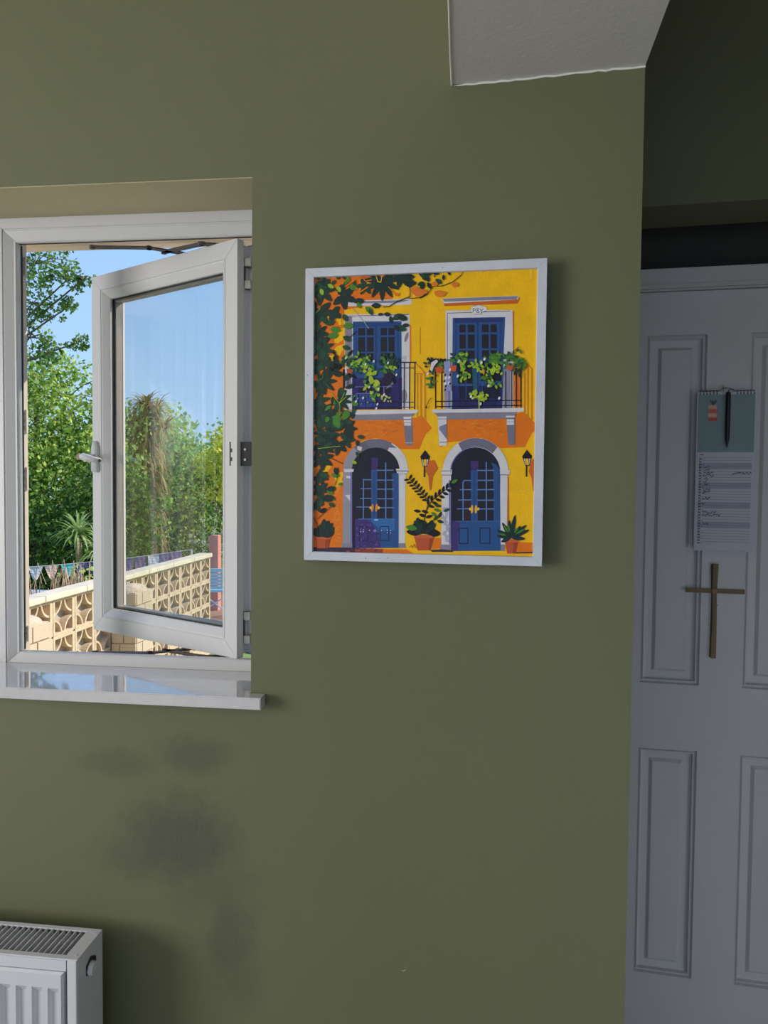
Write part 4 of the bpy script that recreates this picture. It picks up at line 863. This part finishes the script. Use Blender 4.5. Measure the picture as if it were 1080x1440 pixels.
# thin mortar core lies inside the joints only
bm.free(); bm = B()
for r_ in range(5): zz = .488+.150-.300*r_; box(bm, FX-.09, FX-.004, 2.95, 7.41, zz-.006, zz+.006)
for c_ in range(15): yy = 3.94-.315*2+.315*c_; yy -= .315; box(bm, FX-.09, FX-.004, yy-.0135, yy+.0135, GZ, .634)
box(bm, FX-.09, FX-.003, 2.95, 7.41, GZ, GZ+.14)
bmesh.ops.translate(bm, vec=-GO, verts=bm.verts); obj('mortar_joints', bm, M['concrete'], gw)
y = 2.6; k = 0
while y < 7.0:
    L_ = .60; bm = B(); box(bm, FX-.13, FX+.035, y+.003, y+L_-.003, .640, .690+random.uniform(-.002, .002), .008); bmesh.ops.translate(bm, vec=-GO, verts=bm.verts); obj('coping_stone', bm, M['coping'], gw); y += L_
brick = B(); box(brick, -.5, .5, -.5, .5, -.5, .5, .03); brk = mesh('brick', brick); brk.materials.append(M['stone'])
for py in (3.17, 4.85):
    bm = B(); px0, px1 = FX+.012, -2.965
    box(bm, px0, px1, py+.012, py+.338, GZ, .56)
    # domed cap
    q = bmesh.ops.create_uvsphere(bm, u_segments=20, v_segments=10, radius=1)
    for v in q['verts']:
        c_ = v.co.copy(); v.co = Vector(((px0+px1)/2+c_.x*.128, py+.175+c_.y*.180, .555+max(c_.z, -.25)*.07))
    for f_ in bm.faces: f_.smooth = False
    bmesh.ops.translate(bm, vec=-GO, verts=bm.verts); pier = obj('pier', bm, M['stone'], gw)
    random.seed(int(py*10))
    for r_ in range(8):
        zz = .50-.115*r_-.0
        split = .5 if r_ % 2 else .34
        for (a_, b_) in ((0, split), (split, 1)):
            # front (house-facing) side and the lawn side
            wd = (px1-px0+.012); o = link('brick', brk, None, pier)
            o.scale = (wd*(b_-a_)-.008, .030, .105); o.location = Vector((px0+wd*(a_+b_)/2-.002, py+.012+random.uniform(-.003, .003), zz))-GO
            o = link('brick', brk, None, pier)
            o.scale = (.030, .338*(b_-a_)-.008, .105); o.location = Vector((px1+random.uniform(-.003, .003), py+.006+.338*(a_+b_)/2+.006, zz))-GO

# ---- foliage
def leaf_mesh(name, P, N, size, cols, ar=.6):
    """P positions (n,3); random diamond leaves with folded midrib"""
    n_ = len(P); rng = N
    d = rng.normal(size=(n_, 3)); d[:, 2] -= .25; d /= np.linalg.norm(d, axis=1)[:, None]
    e_ = rng.normal(size=(n_, 3)); e_ -= (e_*d).sum(1)[:, None]*d; e_ /= np.linalg.norm(e_, axis=1)[:, None]
    s = size*rng.uniform(.6, 1.25, n_)[:, None]
    v = np.stack([P-d*s*.5, P+e_*s*ar*.5, P+d*s*.5, P-e_*s*ar*.5], 1).reshape(-1, 3)
    me = bpy.data.meshes.new(name); me.vertices.add(n_*4); me.vertices.foreach_set('co', v.ravel().astype(np.float32))
    me.loops.add(n_*4); me.loops.foreach_set('vertex_index', np.arange(n_*4, dtype=np.int32)); me.polygons.add(n_)
    me.polygons.foreach_set('loop_start', np.arange(0, n_*4, 4, dtype=np.int32)); me.polygons.foreach_set('loop_total', np.full(n_, 4, dtype=np.int32))
    me.update(); c_ = np.array(cols)[rng.integers(0, len(cols), n_)]*rng.uniform(.75, 1.25, n_)[:, None]
    a_ = me.color_attributes.new('Col', 'FLOAT_COLOR', 'CORNER'); cc = np.ones((n_*4, 4), dtype=np.float32); cc[:, :3] = np.repeat(c_, 4, 0); a_.data.foreach_set('color', cc.ravel())
    return me
def clump(rng, c_, r_, n_):
    d = rng.normal(size=(n_, 3)); d /= np.linalg.norm(d, axis=1)[:, None]; q = rng.uniform(.35, 1, n_)[:, None]**.5
    return np.array(c_)+d*q*np.array(r_)
def tree(name, base, blobs, nleaf, size, cols, label, cat, seed, trunk=.14, sub=60, group=None, par_z=None, subr=.22):
    """blobs = [(centre offset, radii)]: big lobes, filled with small clusters of leaves on branches"""
    rng = np.random.default_rng(seed); t = empty(name, base, 0, label, cat, group); P = []
    tot = sum(b[1][0]*b[1][2] for b in blobs)
    bm = B(); top = max(b[0][2] for b in blobs)
    tube(bm, [(0, 0, 0), (.05, 0, top*.3), (-.05, .05, top*.6), (0, 0, top)], trunk, 8, trunk*.35)
    for c_, r_ in blobs:
        k = max(6, int(sub*r_[0]*r_[2]/tot)); cen = clump(rng, c_, r_, k); rr = min(r_)*subr*2+.05
        for q in cen: P.append(clump(rng, q, (rr*rng.uniform(.7, 1.2),)*3, max(4, int(nleaf/sub))))
        st = Vector((0, 0, min(top*.6, max(.1, c_[2]-r_[2]))));
        cc_ = Vector(c_); tube(bm, [st, (st+cc_)/2+Vector((.05, 0, .15)), cc_], trunk*.26, 5, trunk*.10)
        for q in cen[:min(k, 12)]: mid = (cc_+Vector(q))/2+Vector((0, 0, .06)); tube(bm, [cc_, mid, Vector(q)], trunk*.09, 4, trunk*.03)
    P = np.concatenate(P); P[:, 2] = np.maximum(P[:, 2], .02)
    obj('trunk', bm, M['bark'], t); tag(link('foliage', leaf_mesh('foliage', P, rng, size, cols), M['leaf'], t), kind='stuff')
    return t
G1 = [(.24, .40, .05), (.34, .50, .08), (.13, .26, .04), (.50, .60, .14)]
G2 = [(.42, .55, .14), (.52, .62, .20), (.30, .46, .10)]
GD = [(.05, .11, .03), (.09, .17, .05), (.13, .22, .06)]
GHAZE = [(.40, .58, .24), (.50, .66, .30), (.30, .48, .20)]  # far-tree greens, with distance haze mixed into the leaf colour
GY = [(.80, .78, .08), (.70, .72, .10), (.88, .84, .16)]
tree('garden_tree', (-8.9, 12.7, GZ), [((0, 0, 3.2), (1.5, 1.5, 1.5)), ((.8, -.2, 3.9), (.8, .9, .8)), ((-1.0, 0, 4.1), (1.2, 1, 1.0)), ((0, -.6, 1.8), (1.9, 1.2, 1.6)), ((1.4, .3, 2.6), (.9, 1, 1.4)), ((.3, .8, 1.6), (2.2, .5, 1.5))], 32000, .105, G1+G2, 'big sunlit bright green leafy tree beyond the garden wall', 'tree', 1, .16, 300)
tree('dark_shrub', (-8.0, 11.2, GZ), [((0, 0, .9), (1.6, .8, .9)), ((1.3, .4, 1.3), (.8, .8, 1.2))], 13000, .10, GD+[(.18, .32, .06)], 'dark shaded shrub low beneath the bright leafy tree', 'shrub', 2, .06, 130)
tree('overhanging_tree', (-9.3, 10.73, GZ), [((1.65, 0, 6.05), (.75, .5, .45)), ((2.25, .0, 5.75), (.38, .3, .25)), ((1.6, 0, 5.35), (.6, .4, .3)), ((1.55, 0, 4.75), (.35, .3, .3)), ((2.55, 0, 5.75), (.22, .2, .14)), ((2.3, 0, 5.3), (.18, .2, .14)), ((1.9, 0, 4.45), (.30, .3, .22)), ((2.45, 0, 4.65), (.18, .2, .10)), ((-.1, 0, 6), (1.0, .6, .9))], 4600, .085, [(.10, .20, .05), (.16, .28, .07), (.22, .34, .09)], 'tall tree with sparse dark green sprays hanging at the upper left of the sky', 'tree', 3, .12, 190, subr=.16)
tree('backdrop_tree', (-8.3, 16.5, GZ), [((0, 0, 1.3), (1.2, 1.0, 1.2)), ((1.0, 0, .9), (1.0, 1, .9))], 11000, .12, GD+G1, 'mid green tree directly behind the washing line of pennants', 'tree', 4, .12, 150)
far = [((-14.6, 29.5, GZ), 5.4, 6, 'rounded pale green far tree left of the others seen through the casement glass'), ((-10.95, 25.0, GZ), 5.34, 7, 'tallest pale green tree at the centre of the casement glass'), ((-11.6, 35.5, GZ), 5.97, 8, 'hazy green far tree at the right of the casement glass')]
for b_, h_, sd, lb in far:
    tree('distant_tree', b_, [((0, 0, h_-1.6), (1.6, 1.5, 1.6)), ((-1.0, 0, h_-3), (1.8, 1.5, 1.8)), ((1.2, 0, h_-3.2), (1.6, 1.5, 1.7)), ((0, -.5, h_*.3), (2.6, 1.6, 1.7))], 9000, .24, GHAZE+G2[:2], lb, 'tree', sd, .2, 150, group='distant trees')
tree('hedge_tree', (-9.6, 21.5, GZ), [((0, 0, 1.3), (2.2, 1, 1.3)), ((-1.8, 0, 1.0), (1.4, 1, 1.1)), ((1.4, 0, 1.5), (1, 1, 1.3))], 10000, .16, GD+G1[:3], 'darker bushy green hedge below the far trees', 'hedge', 10, .1, 150)
tree('lime_tree', (-7.15, 18.7, GZ), [((0, 0, 2.8), (.55, .6, .65)), ((.4, 0, 3.2), (.6, .6, .6)), ((-.1, 0, 2.0), (.4, .5, .5))], 3200, .12, GY, 'bright yellow-lime bush at the right edge of the glass', 'bush', 11, .07, 70)
tree('weeping_bush', (-4.7, 11.6, GZ), [((0, 0, 1.15), (.35, .4, .4)), ((.3, 0, .9), (.3, .4, .4))], 420, .08, [(.42, .46, .28), (.50, .52, .36)], 'sparse grey-green bush above the red post', 'bush', 12, .04, 60, subr=.3)
tree('leafy_sapling', (-4.75, 7.3, GZ), [((0, 0, 1.02), (.10, .1, .10)), ((-.35, .2, 1.0), (.12, .1, .08))], 60, .07, [(.62, .72, .18), (.70, .76, .24)], 'small yellow-green sapling in front of the pennants behind the wall', 'sapling', 13, .012, 12)
tree('border_plant', (-2.2, 7.0, GZ), [((0, 0, .12), (.30, .3, .10))], 200, .07, G2, 'low fresh green plant at the foot of the window view', 'plant', 14, .012, 12)

def strap_leaves(rng, n_, L_, w_, cols, droop=1.0, up0=.2):
    V_, F_, C_ = [], [], []
    for i in range(n_):
        a_ = rng.uniform(0, 2*pi); el = rng.uniform(up0, 1.35); L2 = L_*rng.uniform(.7, 1.1); p = np.zeros(3); seg = 6
        dirv = np.array([cos(a_)*cos(el), sin(a_)*cos(el), sin(el)]); side = np.array([-sin(a_), cos(a_), 0]); b0 = len(V_)
        for k in range(seg+1):
            ww = w_*(1-.95*(k/seg)**2)*(.5+min(1, k/1.5)*.5)
            V_.append(p-side*ww/2); V_.append(p+side*ww/2); p = p+dirv*L2/seg; dirv = dirv+np.array([0, 0, -droop*.22]); dirv /= np.linalg.norm(dirv)
        c_ = cols[rng.integers(0, len(cols))]
        for k in range(seg): F_.append((b0+2*k, b0+2*k+1, b0+2*k+3, b0+2*k+2)); C_.append(c_)
    return V_, F_, C_
def strap_obj(name, parent, V_, F_, C_, loc=(0, 0, 0)):
    me = bpy.data.meshes.new(name); me.from_pydata([tuple(v) for v in V_], [], F_); me.update(); a_ = me.color_attributes.new('Col', 'FLOAT_COLOR', 'CORNER'); cc = []
    for c_ in C_: cc.extend([(*c_, 1)]*4)
    a_.data.foreach_set('color', np.array(cc, dtype=np.float32).ravel()); return link(name, me, M['leaf'], parent, loc=loc)
rng = np.random.default_rng(21)
cp = empty('cordyline', (-6.30, 9.73, GZ), 0, 'spiky cordyline with arching strap leaves in front of the dark shrubs', 'cordyline')
bm = B(); tube(bm, [(0, 0, 0), (.03, 0, .6), (0, 0, 1.25)], .07, 8, .05); tube(bm, [(.25, .1, 0), (.38, .1, .5), (.30, .1, .95)], .06, 8, .04); obj('trunk', bm, mat('fibrous_trunk', (.40, .28, .17), .9, .3, 20, .5, 60), cp)
for lc in ((0, 0, 1.28), (.30, .1, .98)): tag(strap_obj('leaf_rosette', cp, *strap_leaves(rng, 110, .62, .035, [(.30, .42, .12), (.42, .54, .20), (.20, .32, .08), (.50, .58, .28)], 1.3), loc=lc), kind='stuff')
pm = empty('brown_palm', (-6.95, 13.7, GZ), 0, 'tall palm with a thick brown skirt of dead leaves, behind the casement glass', 'palm')
bm = B(); tube(bm, [(0, 0, 0), (.03, 0, 2), (0, 0, 3.7)], .20, 10, .14); obj('trunk', bm, M['bark'], pm)
BR = [(.34, .22, .09), (.42, .28, .12), (.25, .16, .07), (.50, .40, .16)]
Vs, Fs, Cs = [], [], []
for k in range(16):
    v_, f_, c_ = strap_leaves(rng, 46, .95 if k < 10 else .62, .05, BR if k < 9 else BR[1:]+[(.46, .46, .14), (.40, .42, .12)], 3.4 if k < 10 else 1.6, .1); o_ = len(Vs); hx = (0, 0, .95+k*.29) if k < 11 else ((0, 0, 3.75), (-.35, 0, 3.45), (.4, 0, 3.35), (-.2, .2, 3.8), (.25, -.1, 3.7))[k-11]; Vs += [v+np.array(hx) for v in v_]; Fs += [tuple(i+o_ for i in q) for q in f_]; Cs += c_
tag(strap_obj('leaf_skirt', pm, Vs, Fs, Cs), kind='stuff')
# brambles behind the wall
bt = empty('bramble', (-3.95, 5.5, GZ), 0, 'tangle of dry brown bramble stems behind the garden wall', 'bramble')
bm = B()
for i in range(90):
    x, y_ = random.uniform(-.75, .25), random.uniform(-.25, .2); h_ = random.uniform(.95, 1.36); lx, ly = random.uniform(-.22, .2), random.uniform(-.1, .12)
    tube(bm, [(x, y_, 0), (x+lx*.3, y_+ly*.3, h_*.6), (x+lx*.7, y_+ly, h_), (x+lx*1.3, y_+ly*1.3, h_*random.uniform(.6, .95))], .005, 4, .003)
tag(obj('stems', bm, M['twig'], bt), kind='stuff')
bm = B(); box(bm, -5.75, -4.6, 5.9, 7.0, .20, .225, .004); sl = tag(obj('flat_sheet', bm, M['slate']), 'grey-blue flat sheet lying behind the garden wall at the left', 'sheet')  # plain grey-blue panel of unidentified use
bm = B()
for x in (-5.7, -4.66):
    for y_ in (5.95, 6.95):
        bm = B(); box(bm, x-.02, x+.02, y_-.02, y_+.02, GZ, .20); obj('leg', bm, M['mortar'], sl)

# bunting strung behind the wall
bu = empty('bunting', (-5.9, 7.7, GZ), 0, 'string of triangular and square cloth pennants behind the garden wall', 'bunting')
BO = Vector(bu.location); p0 = Vector((-6.3, 7.65, .385)); p1 = Vector((-4.2, 9.3, .545))
bm = B(); tube(bm, [p0+(p1-p0)*t-Vector((0, 0, .10*4*t*(1-t)*.35))-BO for t in [i/16 for i in range(17)]], .006, 5)
tube(bm, [p0-BO, Vector((p0.x, p0.y, GZ))-BO], .02, 6); tube(bm, [p1-BO, Vector((p1.x, p1.y, GZ))-BO], .02, 6)
obj('cord', bm, M['cord'], bu)
flags = [(.105, 'w', 't'), (.185, 'w', 't'), (.262, 'p', 't'), (.340, 'c', 't'), (.405, 'v', 't'), (.455, 'n', 't'), (.515, 'b', 's'), (.56, 'n', 's'), (.60, 'v', 's'), (.645, 'v', 's'), (.715, 'v', 's'), (.785, 'w', 's'), (.85, 'v', 's'), (.915, 'v', 's')]
fc = {'w': (.74, .70, .76), 'p': (.78, .55, .47), 'c': (.12, .68, .74), 'n': (.04, .06, .16), 'b': (.06, .13, .36), 'v': (.24, .17, .30)}
ln = {'w': 'white pennant', 'p': 'pale pink pennant', 'c': 'turquoise pennant', 'n': 'dark navy pennant', 'b': 'blue pennant', 'v': 'dull purple pennant'}
dirn = (p1-p0).normalized(); Lf = (p1-p0).length
for t, c_, sh in flags:
    c0 = p0+(p1-p0)*t-Vector((0, 0, .10*4*t*(1-t)*.35)); hw = .085; hgt = .20
    hd = Vector((dirn.x, dirn.y, 0)).normalized(); nn = Vector((-hd.y, hd.x, 0)); rowsn = 6; bm = B(); vr = []
    for k in range(rowsn+1):
        u = k/rowsn; ww = hw*((1-u)**.75 if sh == 't' else 1-.12*u)+(.010 if sh == 't' else 0)
        vr.append([bm.verts.new(c0-BO+hd*ww*s_+nn*(.012*sin(u*5+s_*2+t*40))+Vector((0, 0, -hgt*u+s_*.004))) for s_ in (-1, -.33, .33, 1)])
    for a_, b_ in zip(vr, vr[1:]):
        for k in range(3): bm.faces.new((a_[k], a_[k+1], b_[k+1], b_[k]))
    me = mesh('pennant', bm); at_ = me.color_attributes.new('Col', 'FLOAT_COLOR', 'CORNER'); at_.data.foreach_set('color', np.tile(np.array([*fc[c_], 1], dtype=np.float32), len(me.loops)))
    o = link('pennant', me, M['cloth'], bu); o['label'] = ln[c_]

# red post, far end
bm = B(); box(bm, -.080, .080, -.080, .080, 0, 1.285, .006); prism(bm, [(-.08, 1.285), (.08, 1.285), (.06, 1.30), (-.06, 1.30)], -.06, .06)
tag(obj('post', bm, M['redpost'], None, loc=(-4.20, 10.35, GZ)), 'faded red timber post standing beyond the far end of the block wall', 'post')

# pale blue folding garden chair
ch = empty('garden_chair', (-3.93, 9.63, GZ+.03), R(8), 'pale blue slatted folding chair standing at the end of the garden wall', 'chair')
W2 = .23
bm = B(); box(bm, -W2, W2, -.012, .012, .735, .79, .006); obj('top_rail', bm, M['bluewood'], ch)
for k in range(6):
    bm = B(); z_ = .695-k*.052; box(bm, -W2+.02, W2-.02, -.010-.004*k, .006-.004*k, z_-.021, z_+.020, .003); obj('slat', bm, M['bluewood'], ch)
for k in range(5):
    bm = B(); box(bm, -W2+.01, W2-.01, .03+.075*k, .095+.075*k, .425, .445, .003); obj('slat', bm, M['bluewood'], ch)
for s_ in (-1, 1):
    bm = B(); tube(bm, [(s_*W2, .0, .84), (s_*W2, -.03, .44), (s_*(W2+.02), .36, 0)] if False else [(s_*W2, 0, .78), (s_*(W2-.01), .02, .44), (s_*(W2+.03), .34, .001)], .015, 6); obj('leg', bm, M['bluewood'], ch)
    bm = B(); tube(bm, [(s_*(W2-.03), .38, .43), (s_*(W2+.02), -.10, .001)], .014, 6); obj('leg', bm, M['bluewood'], ch)
bm = B(); tube(bm, [(-W2, .0, .40), (W2, -.08, .08)], .010, 6); tube(bm, [(W2, .0, .40), (-W2, -.08, .08)], .010, 6); obj('cross_brace', bm, M['bluewood'], ch)
